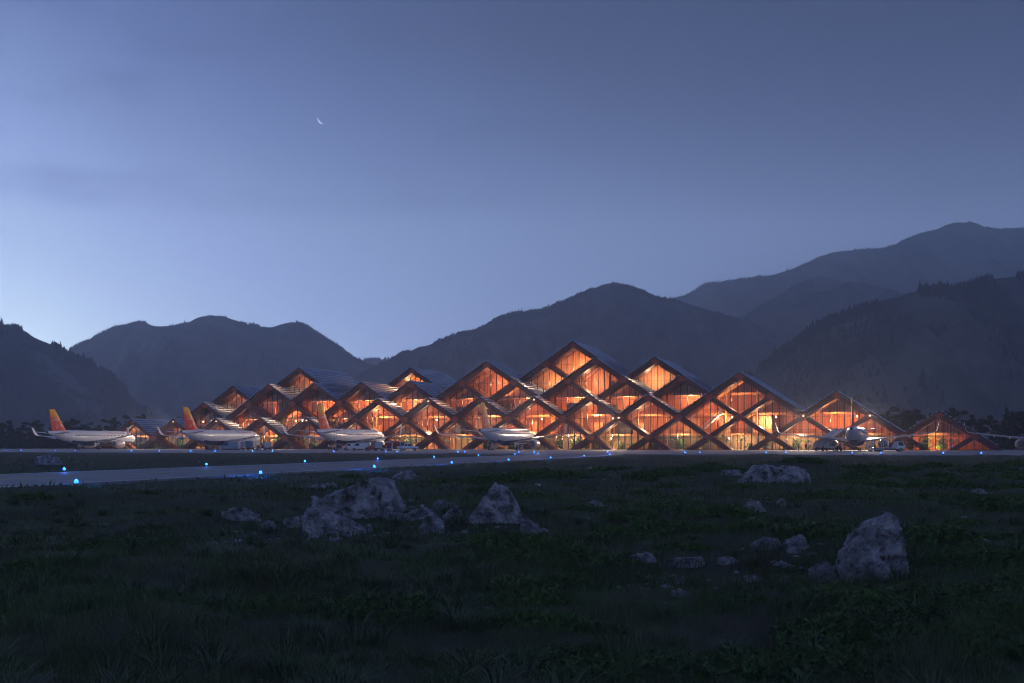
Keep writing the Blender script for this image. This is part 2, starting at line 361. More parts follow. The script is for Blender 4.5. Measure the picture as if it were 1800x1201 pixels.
mountain('mountain', 'grey blue twin humped mountain behind the left aeroplanes', [(-300, 700), (-100, 690), (40, 660), (118, 618), (135, 606), (165, 592), (200, 577), (225, 568), (255, 567), (285, 574), (310, 575), (325, 572), (345, 560), (370, 552), (385, 556), (410, 562), (430, 570), (455, 573), (475, 578), (490, 572), (510, 567), (535, 570), (555, 580), (580, 598), (605, 615), (625, 630), (640, 636), (665, 646), (700, 664), (760, 700), (820, 760)], 2800, m_mtn, 2, 6.5, 9000)
mountain('mountain', 'small pale far peak in the notch left of the centre mountain', [(560, 700), (600, 660), (630, 637), (655, 629), (668, 633), (680, 632), (695, 624), (710, 619), (722, 622), (740, 626), (770, 640), (840, 700)], 3500, m_mtn, 3, 8, 900)
mountain('mountain', 'broad dark mountain rising behind the middle of the terminal', [(540, 740), (600, 682), (640, 656), (680, 637), (700, 626), (730, 614), (760, 603), (790, 592), (815, 587), (840, 580), (865, 566), (890, 555), (920, 549), (950, 545), (975, 536), (1000, 524), (1030, 513), (1055, 503), (1075, 498), (1095, 500), (1115, 507), (1140, 518), (1165, 526), (1190, 531), (1220, 540), (1250, 550), (1290, 557), (1320, 567), (1360, 590), (1390, 612), (1430, 645), (1480, 690), (1560, 760)], 2300, m_mtn, 4, 6, 10000)
mountain('mountain', 'tall pale far mountain at the upper right', [(1080, 620), (1150, 545), (1180, 527), (1205, 519), (1225, 508), (1245, 499), (1270, 497), (1300, 490), (1340, 487), (1365, 484), (1380, 475), (1410, 467), (1440, 452), (1470, 443), (1500, 440), (1550, 438), (1580, 428), (1610, 412), (1640, 404), (1670, 394), (1700, 388), (1720, 393), (1745, 402), (1770, 404), (1800, 404), (1860, 398), (1950, 430), (2100, 480), (2400, 600)], 3400, m_mtn, 5, 6.5, 9000, run=1.5)
mountain('mountain', 'pointed middle distance hill below the tall right mountain', [(1230, 620), (1290, 566), (1340, 537), (1370, 522), (1395, 505), (1420, 490), (1435, 486), (1450, 488), (1465, 493), (1500, 495), (1540, 503), (1570, 512), (1640, 545), (1750, 600)], 2500, m_mtn, 6, 5, 4000, run=1.4)
mountain('mountain', 'dark near wooded ridge filling the right side', [(1220, 760), (1290, 690), (1330, 652), (1370, 625), (1395, 605), (1430, 580), (1470, 560), (1510, 545), (1550, 530), (1590, 517), (1625, 509), (1660, 510), (1700, 507), (1710, 500), (1740, 494), (1770, 489), (1800, 489), (1850, 480), (1950, 500), (2100, 470), (2300, 540), (2600, 600)], 1350, m_mtn, 7, 8.5, 11000)
fo = np_mesh('forest', np.concatenate(FOREST_V), None, np.concatenate(FOREST_T), [m_forest])
tag(fo, 'far conifer forest covering the mountain slopes and crests', 'forest', kind='stuff')
def scree():                                    # pale gully streak on the near left slope
    t = m_mtn_scree.node_tree; p = t.nodes['Principled BSDF']; src = p.inputs['Base Color'].links[0].from_socket
    c = t.nodes.new('ShaderNodeTexCoord'); s_ = t.nodes.new('ShaderNodeSeparateXYZ'); t.links.new(c.outputs['Object'], s_.inputs[0])
    nn = t.nodes.new('ShaderNodeTexNoise'); nn.inputs['Scale'].default_value = .03; nn.inputs['Detail'].default_value = 8; t.links.new(c.outputs['Object'], nn.inputs[0])
    # gully centre line x as a function of height z
    cx = math_n(t, 'MULTIPLY_ADD', s_.outputs[2], -1.35, -500.0)
    d = math_n(t, 'ABSOLUTE', math_n(t, 'SUBTRACT', s_.outputs[0], math_n(t, 'ADD', cx, math_n(t, 'MULTIPLY', math_n(t, 'SUBTRACT', nn.outputs[0], .5), 70.0))))
    k = math_n(t, 'MULTIPLY', math_n(t, 'LESS_THAN', d, 11.0), math_n(t, 'GREATER_THAN', nn.outputs[0], .46))
    k = math_n(t, 'MULTIPLY', k, math_n(t, 'LESS_THAN', s_.outputs[2], 140.0))
    mx = t.nodes.new('ShaderNodeMix'); mx.data_type = 'RGBA'; t.links.new(k, mx.inputs['Factor']); t.links.new(src, mx.inputs['A']); mx.inputs['B'].default_value = (.14, .145, .14, 1)
    t.links.new(mx.outputs['Result'], p.inputs['Base Color'])
scree()

# ------------------------------------------------------------------ the terminal
term = empty('airport_terminal', P0, -TH, label='large timber airport terminal of stepped gables with glowing diamond windows', cat='airport terminal')
W1 = 5.0
PT = lambda i, r: (i*U, ZR(r))
front_prof = [(-10.17, GROUND_ROW), (-9.5, 2), (-9, 1), (-8.5, 2), (-8, 1), (-7.5, 2), (-7, 1), (-6.5, 2), (-6, 1), (-5.5, 2), (-5, 1), (-4.5, 2), (-4, 3), (-3.5, 2), (-3, 3), (-2.5, 2), (-2, 3), (-1.5, 2), (-1, 3), (-.5, 2), (0, 3), (.5, 2), (1, 3), (1.5, 2), (2, 3), (2.5, 4), (3, 3), (3.5, 2), (4, 3), (4.5, 2), (5, 1), (5.5, 2), (6, 1), (6.33, GROUND_ROW)]
front_prof[0] = (-9.5-.5*(2-GROUND_ROW), GROUND_ROW)
mid_prof = [(-8.5, 2), (-8, 3), (-7.5, 2), (-7, 3), (-6.5, 4), (-6, 3), (-5.5, 4), (-5, 3), (-4.5, 4), (-4, 3), (-3.5, 4), (-3, 3), (-2.5, 4), (-2, 5), (-1.5, 4), (-1, 3), (-.5, 4), (0, 5), (.5, 4), (1, 3), (1.5, 4), (2, 3)]
def front_back(i0, i1):
    if i1 <= -9: return 32
    if i1 <= -8.5: return 24
    if i0 >= 4.9: return 24
    if i0 >= 1.9: return 28
    return W1+.4
def mid_back(i0, i1):
    if i0 >= -2.6 and i1 <= -1: return 19
    if i0 >= -8.6 and i1 <= -7.4: return 16
    return 27
rear = [  # (tier w, profile, depth end, cells, wall polygon)
    (9.5, [(-8, 3), (-7.5, 4), (-7, 3)], 36, [(-7.5, 4)]),
    (9.5, [(-6.5, 4), (-6, 5), (-5.5, 4), (-5, 3)], 38, [(-6, 5)]),
    (23., [(-4.5, 4), (-4, 5), (-3.5, 4), (-3, 3)], 46, [(-4, 5)]),
    (10.5, [(-1.5, 4), (-1, 5), (-.5, 6), (0, 5), (.5, 4), (1, 3)], 32, [(-.5, 6), (-1, 5)]),
    (8.5, [(.5, 4), (1, 5), (1.5, 4), (2, 3)], 30, [(1, 5)])]
front_cells = [(i-.5, 2) for i in range(-9, 6) if i != 5]+[(4.5, 2), (5.5, 2)]+[(i, 3) for i in range(-4, 5)]+[(2.5, 4)]+[(i, 1) for i in range(-9, 7)]
front_cells = sorted(set(front_cells))
mid_cells = [(-8, 3), (-7, 3), (-6, 3), (-5, 3), (-6.5, 4), (-5.5, 4), (-4.5, 4), (-3.5, 4), (-2.5, 4), (-1.5, 4), (-2, 5), (-.5, 4), (.5, 4), (0, 5), (1.5, 4)]
BW = 1.22
def roof_seg(a, b, w0, w1, m_set=(m_wood, m_roof)):
    (ua, za), (ub, zb) = PT(*a), PT(*b)
    o0, o1 = .86, 1.14
    bld = MB()
    # underside is timber, the rest dark deck
    P = [(ua, w0, za+o0), (ub, w0, zb+o0), (ub, w1, zb+o0), (ua, w1, za+o0), (ua, w0, za+o1), (ub, w0, zb+o1), (ub, w1, zb+o1), (ua, w1, za+o1)]
    bld.hexa(P, 1); bld.m[0] = 0
    ro = bld.build('roof_panel', list(m_set), term)
    sb = MB(); Ls = math.hypot(ub-ua, zb-za); n = max(2, int(round(Ls/1.28))); k = 1.0/n
    for q in range(n):
        t0, t1 = (q+.04)*k, (q+.72)*k
        lift0, lift1 = (.12, .40) if zb < za else (.40, .12)
        f = lambda t, dz, w: (ua+(ub-ua)*t, w, za+(zb-za)*t+o1+dz)
        sb.hexa([f(t0, .02, w0-.35), f(t1, .02, w0-.35), f(t1, .02, w1+.2), f(t0, .02, w1+.2), f(t0, lift0, w0-.35), f(t1, lift1, w0-.35), f(t1, lift1, w1+.2), f(t0, lift0, w1+.2)])
    sb.build('roof_slats', m_slat, ro)
for prof, w0, back in ((front_prof, 0, front_back), (mid_prof, W1, mid_back)):
    for a, b in zip(prof, prof[1:]): roof_seg(a, b, w0-1.7, back(a[0], b[0]))
for w0, prof, back, cells in rear:
    for a, b in zip(prof, prof[1:]): roof_seg(a, b, w0-1.7, back)
# diagonal beams, merged along their lines
def beam_lines(cells, w, extra=()):
    E = {}
    for i, r in cells:
        for (a, b, c, d) in ((i, r, i-.5, r-1), (i, r, i+.5, r-1), (i-.5, r-1, i, r-2), (i+.5, r-1, i, r-2)):
            if d < 0: continue
            s = 1 if c > a else -1
            E.setdefault((s, round(a+s*b/2, 2)), set()).add(b)
    for (s, key), rows in sorted(E.items()):
        rows = sorted(rows, reverse=True); grp = [[rows[0]]]
        for x in rows[1:]:
            if grp[-1][-1]-x == 1: grp[-1].append(x)
            else: grp.append([x])
        for g in grp:
            rt, rb = g[0], max(g[-1]-1, GROUND_ROW-.12)
            (ua, za), (ub, zb) = PT(key-s*rt/2, rt), PT(key-s*rb/2, rb)
            du, dz = ub-ua, zb-za; l = math.hypot(du, dz); du /= l; dz /= l; nu, nz = -dz, du
            if nz < 0: nu, nz = -nu, -nz
            e0 = .5; e1 = .5 if rb > .9 else .2
            y0 = w-.9-(.03 if s > 0 else 0); y1 = w+3.9-(.03 if s > 0 else 0); h = BW/2
            c = [(ua-du*e0, za-dz*e0), (ub+du*e1, zb+dz*e1)]
            p = lambda q, sg, y: (q[0]+nu*h*sg, y, q[1]+nz*h*sg)
            bb = MB(); bb.hexa([p(c[0], -1, y0), p(c[1], -1, y0), p(c[1], -1, y1), p(c[0], -1, y1), p(c[0], 1, y0), p(c[1], 1, y0), p(c[1], 1, y1), p(c[0], 1, y1)])
            # thin proud batten line along the face
            bb.hexa([p(c[0], -.12, y0-.05), p(c[1], -.12, y0-.05), p(c[1], -.12, y0+.02), p(c[0], -.12, y0+.02), p(c[0], .12, y0-.05), p(c[1], .12, y0-.05), p(c[1], .12, y0+.02), p(c[0], .12, y0+.02)])
            bb.build('timber_beam', m_beam, term)
def node_plates(cells, w):
    nodes = set()
    for i, r in cells:
        for a, b in ((i, r), (i-.5, r-1), (i+.5, r-1), (i, r-2)):
            if b >= 1: nodes.add((a, b))
    for a, b in sorted(nodes):
        u, z = PT(a, b); hx, hz = 1.32, .84
        ring = [(u-hx, z), (u-hx*.42, z-hz), (u+hx*.42, z-hz), (u+hx, z), (u+hx*.42, z+hz), (u-hx*.42, z+hz)]
        MB().loft([[(x, w-1.07, y) for x, y in ring], [(x, w-.90, y) for x, y in ring]]).build('node_plate', m_node, term)
MUL = U/9
def cell_glass(i, r, w):
    u, zt = PT(i, r); zb = max(ZR(r-2), .12); zm = ZR(r-1); hw = U/2; wg = w+2.0
    sl = (zt-zm)/hw
    if r == 1: zm_ = None
    ub = lambda z: max(0, hw-abs(z-zm)/sl)
    pts = [(u, zt)]
    if zm > .12:
        pts += [(u+hw, zm)]
        if zb > ZR(r-2)+.01: pts += [(u+ub(zb), zb), (u-ub(zb), zb)]
        else: pts += [(u, zb)]
        pts += [(u-hw, zm)]
    else:
        pts += [(u+ub(.12), .12), (u-ub(.12), .12)]
    g = MB().add([(x, wg, z) for x, z in pts], [tuple(range(len(pts)))]).build('glazing', m_glass, term)
    fm = MB(); k0 = math.ceil((u-hw+.4)/MUL); k1 = math.floor((u+hw-.4)/MUL)
    for k in range(k0, k1+1):
        x = k*MUL; d = abs(x-u); z1 = zt-d*sl; z0 = max(zb, zm-(hw-d)*sl if True else zb, .1)
        if z1-z0 < .5: continue
        fm.box(x-.10, x+.10, wg-.16, wg+.06, z0, z1)
    if r >= 2:
        d = hw-.3
        fm.box(u-d, u+d, wg-.13, wg+.04, zm-.045, zm+.045)
    elif fm.v: fm.box(u-ub(.12), u+ub(.12), wg-.13, wg+.04, .10, .24)
    if fm.v: fm.build('window_frame', m_mull, g)
def inner_beams(cells, w):
    for i, r in cells:
        if r < 2: continue
        b = MB(); (u, zt) = PT(i, r)
        for sg in (-1, 1):
            zb = ZR(r-1); p = [(u+sg*.05, zt-.25), (u+sg*U/2, zb-.25)]; h = .5
            b.hexa([(p[0][0], w, p[0][1]-h), (p[1][0], w, p[1][1]-h), (p[1][0], w+.5, p[1][1]-h), (p[0][0], w+.5, p[0][1]-h), (p[0][0], w, p[0][1]+h), (p[1][0], w, p[1][1]+h), (p[1][0], w+.5, p[1][1]+h), (p[0][0], w+.5, p[0][1]+h)])
        b.build('inner_rafter', m_pale, term)
tiers = [(0, front_cells), (W1, mid_cells)]+[(r_[0], r_[3]) for r_ in rear]
inner_beams([c for c in front_cells if c[1] > 2], 8.9); inner_beams(mid_cells, 12.6)
for w, cells in tiers:
    beam_lines(cells, w); node_plates(cells, w)
    for i, r in cells: cell_glass(i, r, w)
# dark end walls below the cut left eaves of two rear gables
for w, tri in ((9.6, [(-6.52, 4), (-6.52, 2.6), (-5.8, 2.6), (-6, 3)]), (9.6, [(-8.02, 3), (-8.02, 1.6), (-7.3, 1.6), (-7.5, 2)]), (23.1, [(-4.52, 4), (-4.52, 2.6), (-3.8, 2.6), (-4, 3)])):
    ring = [PT(*t) for t in tri]
    MB().loft([[(x, w, z) for x, z in ring], [(x, w+.4, z) for x, z in ring]]).build('end_wall', m_dark, term)
# inner walls, floors
def pf(prof):
    xs = [p[0]*U for p in prof]; zs = [ZR(p[1]) for p in prof]
    return lambda u: float(np.interp(u, xs, zs, left=-9, right=-9))
pfront, pmid = pf(front_prof), pf(mid_prof)
env = lambda u: max(pfront(u), pmid(u))
def wall_strip(us, zf, w, m, z0=.1, name='interior_wall'):
    b = MB()
    for a, c in zip(us, us[1:]):
        za, zc = zf(a), zf(c)
        if za < z0+.3 and zc < z0+.3: continue
        za, zc = max(za, z0+.05), max(zc, z0+.05)
        b.hexa([(a, w, z0), (c, w, z0), (c, w+.3, z0), (a, w+.3, z0), (a, w, za+.5), (c, w, zc+.5), (c, w+.3, zc+.5), (a, w+.3, za+.5)])
    if b.v: b.build(name, m, term)
us = [k*U*.25 for k in range(-41, 26)]
wall_strip([u for u in us if u <= -4*U], env, 14.2, m_redwood)
wall_strip([u for u in us if -4*U <= u <= 1*U], env, 14.6, m_redwood)
wall_strip([u for u in us if u >= 1*U], env, 14.2, m_redwood)
for w0, prof, back, cells in rear:
    f_ = pf(prof); a, b = prof[0][0]*U, prof[-1][0]*U
    wall_strip([a+(b-a)*k/16 for k in range(17)], f_, w0+9.0, m_wood, z0=9.0)
b = MB()
for k in range(-78, 49):
    a, c = k*U*.125, (k+1)*U*.125
    if min(env(a), env(c)) > 5 and k < 40: b.box(a, c, 13.6, 13.9, .15, 4.1)
b.build('ground_floor_wall', m_beige, term)
def floor_slab(z, w0, w1):
    b = MB(); st = U*.125
    for k in range(-82, 52):
        a, c = k*st, (k+1)*st
        lim = min(pfront(a), pfront(c)) if w0 < W1 else min(env(a), env(c))
        hi = min(env(a), env(c))
        if hi < z+.6: continue
        ws = w0 if min(pfront(a), pfront(c)) > z+.6 else W1+3.2
        b.box(a, c, ws, w1, z-.55, z)
    if b.v: b.build('floor_slab', m_wood, term)
floor_slab(4.75, 6.2, 14.1); floor_slab(10.6, 7.4, 14.1); floor_slab(16.4, 8.6, 14.1)
MB().box(-9.9*U, 6.2*U, 1.6, 14.1, .102, .14).build('ground_floor', m_floor, term)
# inner rooms, screens and openings behind the glass, and floor edge railings
rp_ = random.Random(5)
for z0, hmax, n_ in ((.14, 4.0, 34), (4.76, 5.2, 30), (10.61, 5.0, 20), (16.41, 4.5, 8)):
    for k in range(n_):
        u = rp_.uniform(-8.6, 4.4)*U; l = rp_.uniform(1.6, 6.0); h = rp_.uniform(.5, 1)*hmax
        if min(env(u), env(u+l)) < z0+h+1.0: continue
        w_ = rp_.uniform(9.2, 12.2); mm = rp_.choice((m_dark, m_wood, m_beige, m_redwood, m_mull, m_wood))
        b = MB(); b.box(u, u+l, w_, w_+rp_.uniform(.3, 1.2), z0+.01, z0+h); b.box(u-.12, u+l+.12, w_-.12, w_-.005, z0+h-.3, z0+h+.002) ; b.build('inner_room', mm, term)
for z, w0 in ((4.75, 6.3), (10.6, 8.3)):
    b = MB(); st = U*.125
    for k in range(-70, 36):
        a = k*st
        if min(env(a), env(a+st)) < z+2.2: continue
        b.box(a, a+st+.01, w0, w0+.06, z+1.0, z+1.1); b.box(a, a+.06, w0, w0+.05, z, z+1.0); b.box(a+st/2, a+st/2+.05, w0, w0+.05, z, z+1.0)
    b.build('gallery_railing', m_mull, term)
# slim interior columns and a glass-sided stair
for k in range(-18, 11):
    if random.random() < .25: continue
    u = k*U/2+U*.21; z1 = min(env(u)+.2, 22)
    if z1 < 4: continue
    MB().tube((u, 6.9, .12), (u, 6.9, z1), .22, .22, 10).build('column', m_wood, term)
def stair(u0, u1, z0, z1, w):
    b = MB(); n = 14
    for k in range(n):
        t = k/n; b.box(u0+(u1-u0)*t, u0+(u1-u0)*(t+1/n)+.02, w, w+1.9, z0+(z1-z0)*t, z0+(z1-z0)*(t+1/n)-.02)
    st = b.build('staircase', m_white, term)
    rl = MB()
    for y in (w-.05, w+1.95):
        rl.tube((u0, y, z0+1.1), (u1, y, z1+1.1), .06, .06, 6); rl.tube((u0, y, z0+.1), (u1, y, z1+.1), .1, .1, 6)
        for k in range(0, n+1, 2):
            t = k/n; rl.tube((u0+(u1-u0)*t, y, z0+(z1-z0)*t), (u0+(u1-u0)*t, y, z0+(z1-z0)*t+1.1), .03, .03, 6)
    rl.build('handrail', m_white, st)
stair(1.78*U, 2.15*U, 4.8, 10.6, 3.6)
# warm lamps
m_lamp = mat('lamp globe', (1, .8, .5), .5, emit=(1, .68, .34), estr=7)
WARM = [(1, .54, .27), (1, .48, .21), (1, .61, .34)]
def lamp(u, w, z, e, col=None, rad=.5):
    l = bpy.data.lights.new('interior_light', 'POINT'); l.energy = e; l.color = col or random.choice(WARM); l.shadow_soft_size = rad
    o = bpy.data.objects.new('interior_light', l); C.objects.link(o); o.parent = term; o.location = (u, w, z); return o
EN = 1.75; ADDED_FILL = 23000
for w, cells in tiers:
    for i, r in cells:
        u, z = i*U, ZR(r-1)
        if r == 1: continue
        if r == 2:
            lamp(u+random.uniform(-3, 3), w+8.6, random.uniform(2.2, 3.6), EN*(random.choice((180, 350, 600, 1200)) if i < 5 else 1000), (1, .74, .44) if i < 5 else (1, .45, .18), .3); lamp(u+random.uniform(-2, 2), w+3.6, 4.2, EN*random.uniform(500, 1200), (1, .70, .40) if i < 5 else (1, .5, .2), .3)
        else:
            lamp(u+random.uniform(-2.5, 2.5), w+5.6+(.9 if random.random() < .5 else 0), z+random.uniform(-1.2, .8), EN*random.choice((900, 1400, 1900, 2500)))
for i in (-8.2, -6.1, -4.8, -3.2, -2.3, -1.1, .2, 1.3, 2.2, 3.1, 4.2):
    for z in (3.4, 9.4):
        if env(i*U) < z+2: continue
        b = MB(); u = i*U+random.uniform(-2, 2); w_ = random.uniform(8.5, 11)
        b.loft([[(u+rr*math.cos(t*math.pi/4), w_+rr*math.sin(t*math.pi/4), z+zz) for t in range(8)] for zz, rr in ((-.28, .06), (-.2, .2), (0, .28), (.2, .2), (.28, .06))])
        b.build('pendant_lamp', m_lamp, term)

m_added_fill = mat('floodlight glass', (1, .85, .6), .5, emit=(1, .75, .45), estr=1.5)
# added fill spots with invented fixtures on the front beams, brightening planes and apron
def added_fill(i, r, e, du=0):
    u, z = i*U, ZR(r); b = MB(); b.bevbox(u-.35, u+.35, -1.5, -1.08, z-.28, z+.28, .06); f = b.build('added_fixture', m_charcoal, term)
    MB().box(u-.28, u+.28, -1.53, -1.503, z-.2, z+.2).build('added_fill_face', m_added_fill, f)
    l = bpy.data.lights.new('added_fill_beam', 'SPOT'); l.energy = e; l.color = (1, .77, .58); l.spot_size = R(105); l.spot_blend = .7; l.shadow_soft_size = .4
    o = bpy.data.objects.new('added_fill_beam', l); C.objects.link(o); o.parent = term; o.location = (u, -1.75, z)
    d = Vector((du, -42, -z+2.5)); o.rotation_euler = d.to_track_quat('-Z', 'Y').to_euler()
for i, r, du in ((-8.5, 2, -14), (-7.5, 2, -22), (-5.5, 2, -20), (-3, 3, -22), (-1, 3, -20), (.5, 2, -20), (3.5, 2, 4), (4.5, 2, -6)): added_fill(i, r, ADDED_FILL, du)
# ------------------------------------------------------------------ aeroplanes
def livery_fin():
    m = mat('fin livery', (.8, .3, .05), .55, spec=.25); t = m.node_tree; p = t.nodes['Principled BSDF']
    c = t.nodes.new('ShaderNodeTexCoord'); s_ = t.nodes.new('ShaderNodeSeparateXYZ'); t.links.new(c.outputs['Object'], s_.inputs[0])
    z = s_.outputs[2]
    v = math_n(t, 'MULTIPLY_ADD', s_.outputs[0], .07, math_n(t, 'MULTIPLY_ADD', z, .16, .0))    # diagonal split
    fac = math_n(t, 'DIVIDE', math_n(t, 'SUBTRACT', v, -.1), .7)
    rp = t.nodes.new('ShaderNodeValToRGB'); e = rp.color_ramp.elements
    e[0].position = .0; e[0].color = (.60, .02, .01, 1); e[1].position = .9; e[1].color = (.80, .36, .012, 1)
    k = e.new(.5); k.color = (.68, .05, .012, 1)
    t.links.new(fac, rp.inputs[0])
    n = t.nodes.new('ShaderNodeTexNoise'); n.inputs['Scale'].default_value = 1.15; n.inputs['Detail'].default_value = 6; n.inputs['Roughness'].default_value = .72; t.links.new(c.outputs['Object'], n.inputs[0])
    band = math_n(t, 'MULTIPLY', math_n(t, 'LESS_THAN', z, 9.3), math_n(t, 'GREATER_THAN', z, 6.2))
    k2 = math_n(t, 'MULTIPLY', math_n(t, 'GREATER_THAN', n.outputs[0], .555), band)
    mx = t.nodes.new('ShaderNodeMix'); mx.data_type = 'RGBA'; t.links.new(math_n(t, 'MULTIPLY', k2, .45), mx.inputs['Factor']); t.links.new(rp.outputs[0], mx.inputs['A']); mx.inputs['B'].default_value = (.72, .66, .68, 1)
    t.links.new(mx.outputs['Result'], p.inputs['Base Color']); return m
m_fin = livery_fin()
def fuselage_mat(name, lit):
    m = mat(name, (.80, .79, .80), .22, spec=.6, var=.05, scale=.3); t = m.node_tree; p = t.nodes['Principled BSDF']; src = p.inputs['Base Color'].links[0].from_socket
    c = t.nodes.new('ShaderNodeTexCoord'); s_ = t.nodes.new('ShaderNodeSeparateXYZ'); t.links.new(c.outputs['Object'], s_.inputs[0])
    fr_ = math_n(t, 'FRACT', math_n(t, 'MULTIPLY', s_.outputs[0], 1/.62))
    a = math_n(t, 'LESS_THAN', math_n(t, 'ABSOLUTE', math_n(t, 'SUBTRACT', fr_, .5)), .26)
    b = math_n(t, 'LESS_THAN', math_n(t, 'ABSOLUTE', math_n(t, 'SUBTRACT', s_.outputs[2], 4.25)), .21)
    cc = math_n(t, 'LESS_THAN', math_n(t, 'ABSOLUTE', math_n(t, 'SUBTRACT', s_.outputs[0], 1.2)), 10.8)
    k = math_n(t, 'MULTIPLY', math_n(t, 'MULTIPLY', a, b), cc)
    # door outlines
    dd = math_n(t, 'LESS_THAN', math_n(t, 'ABSOLUTE', math_n(t, 'SUBTRACT', math_n(t, 'ABSOLUTE', math_n(t, 'SUBTRACT', s_.outputs[0], 1.2)), 12.6)), .48)
    dd = math_n(t, 'MULTIPLY', dd, math_n(t, 'LESS_THAN', math_n(t, 'ABSOLUTE', math_n(t, 'SUBTRACT', s_.outputs[2], 4.1)), .98))
    di = math_n(t, 'LESS_THAN', math_n(t, 'ABSOLUTE', math_n(t, 'SUBTRACT', math_n(t, 'ABSOLUTE', math_n(t, 'SUBTRACT', s_.outputs[0], 1.2)), 12.6)), .40)
    di = math_n(t, 'MULTIPLY', di, math_n(t, 'LESS_THAN', math_n(t, 'ABSOLUTE', math_n(t, 'SUBTRACT', s_.outputs[2], 4.1)), .90))
    k = math_n(t, 'MAXIMUM', k, math_n(t, 'MULTIPLY', math_n(t, 'SUBTRACT', dd, di, clamp=True), .7))
    mx = t.nodes.new('ShaderNodeMix'); mx.data_type = 'RGBA'; t.links.new(k, mx.inputs['Factor']); t.links.new(src, mx.inputs['A']); mx.inputs['B'].default_value = (.03, .035, .05, 1)
    t.links.new(mx.outputs['Result'], p.inputs['Base Color'])
    if lit:
        p.inputs['Emission Color'].default_value = (1, .93, .85, 1)
        t.links.new(math_n(t, 'MULTIPLY', math_n(t, 'MULTIPLY', math_n(t, 'MULTIPLY', a, b), cc), .55), p.inputs['Emission Strength'])
    return m
m_fus = fuselage_mat('white fuselage', False); m_fus_lit = fuselage_mat('white fuselage with lit windows', True)
m_wing = mat('wing grey', (.55, .57, .61), .3, spec=.6, var=.12, scale=.4)
m_nac = mat('nacelle paint', (.70, .40, .30), .3, col2=(.78, .74, .72), scale=.5)
FUS = [(18.8, .06, 3.2), (18.55, .42, 3.22), (18.1, .78, 3.28), (17.3, 1.16, 3.38), (16.2, 1.52, 3.52), (14.8, 1.80, 3.63), (13.2, 1.95, 3.69), (11.5, 1.975, 3.7), (6, 1.975, 3.7), (0, 1.975, 3.7), (-5.5, 1.975, 3.7), (-8, 1.93, 3.76), (-10, 1.80, 3.90), (-12, 1.57, 4.10), (-14, 1.25, 4.38), (-16, .86, 4.68), (-17.6, .50, 4.92), (-18.5, .30, 5.03)]
def airfoil(le, chord, y, z, th):
    prof = [(0, 0), (.05, .32), (.2, .5), (.45, .48), (.75, .24), (1, .03), (1, -.03), (.75, -.14), (.45, -.34), (.2, -.42), (.05, -.26)]
    return [(le-c*chord, y, z+t*th) for c, t in prof]
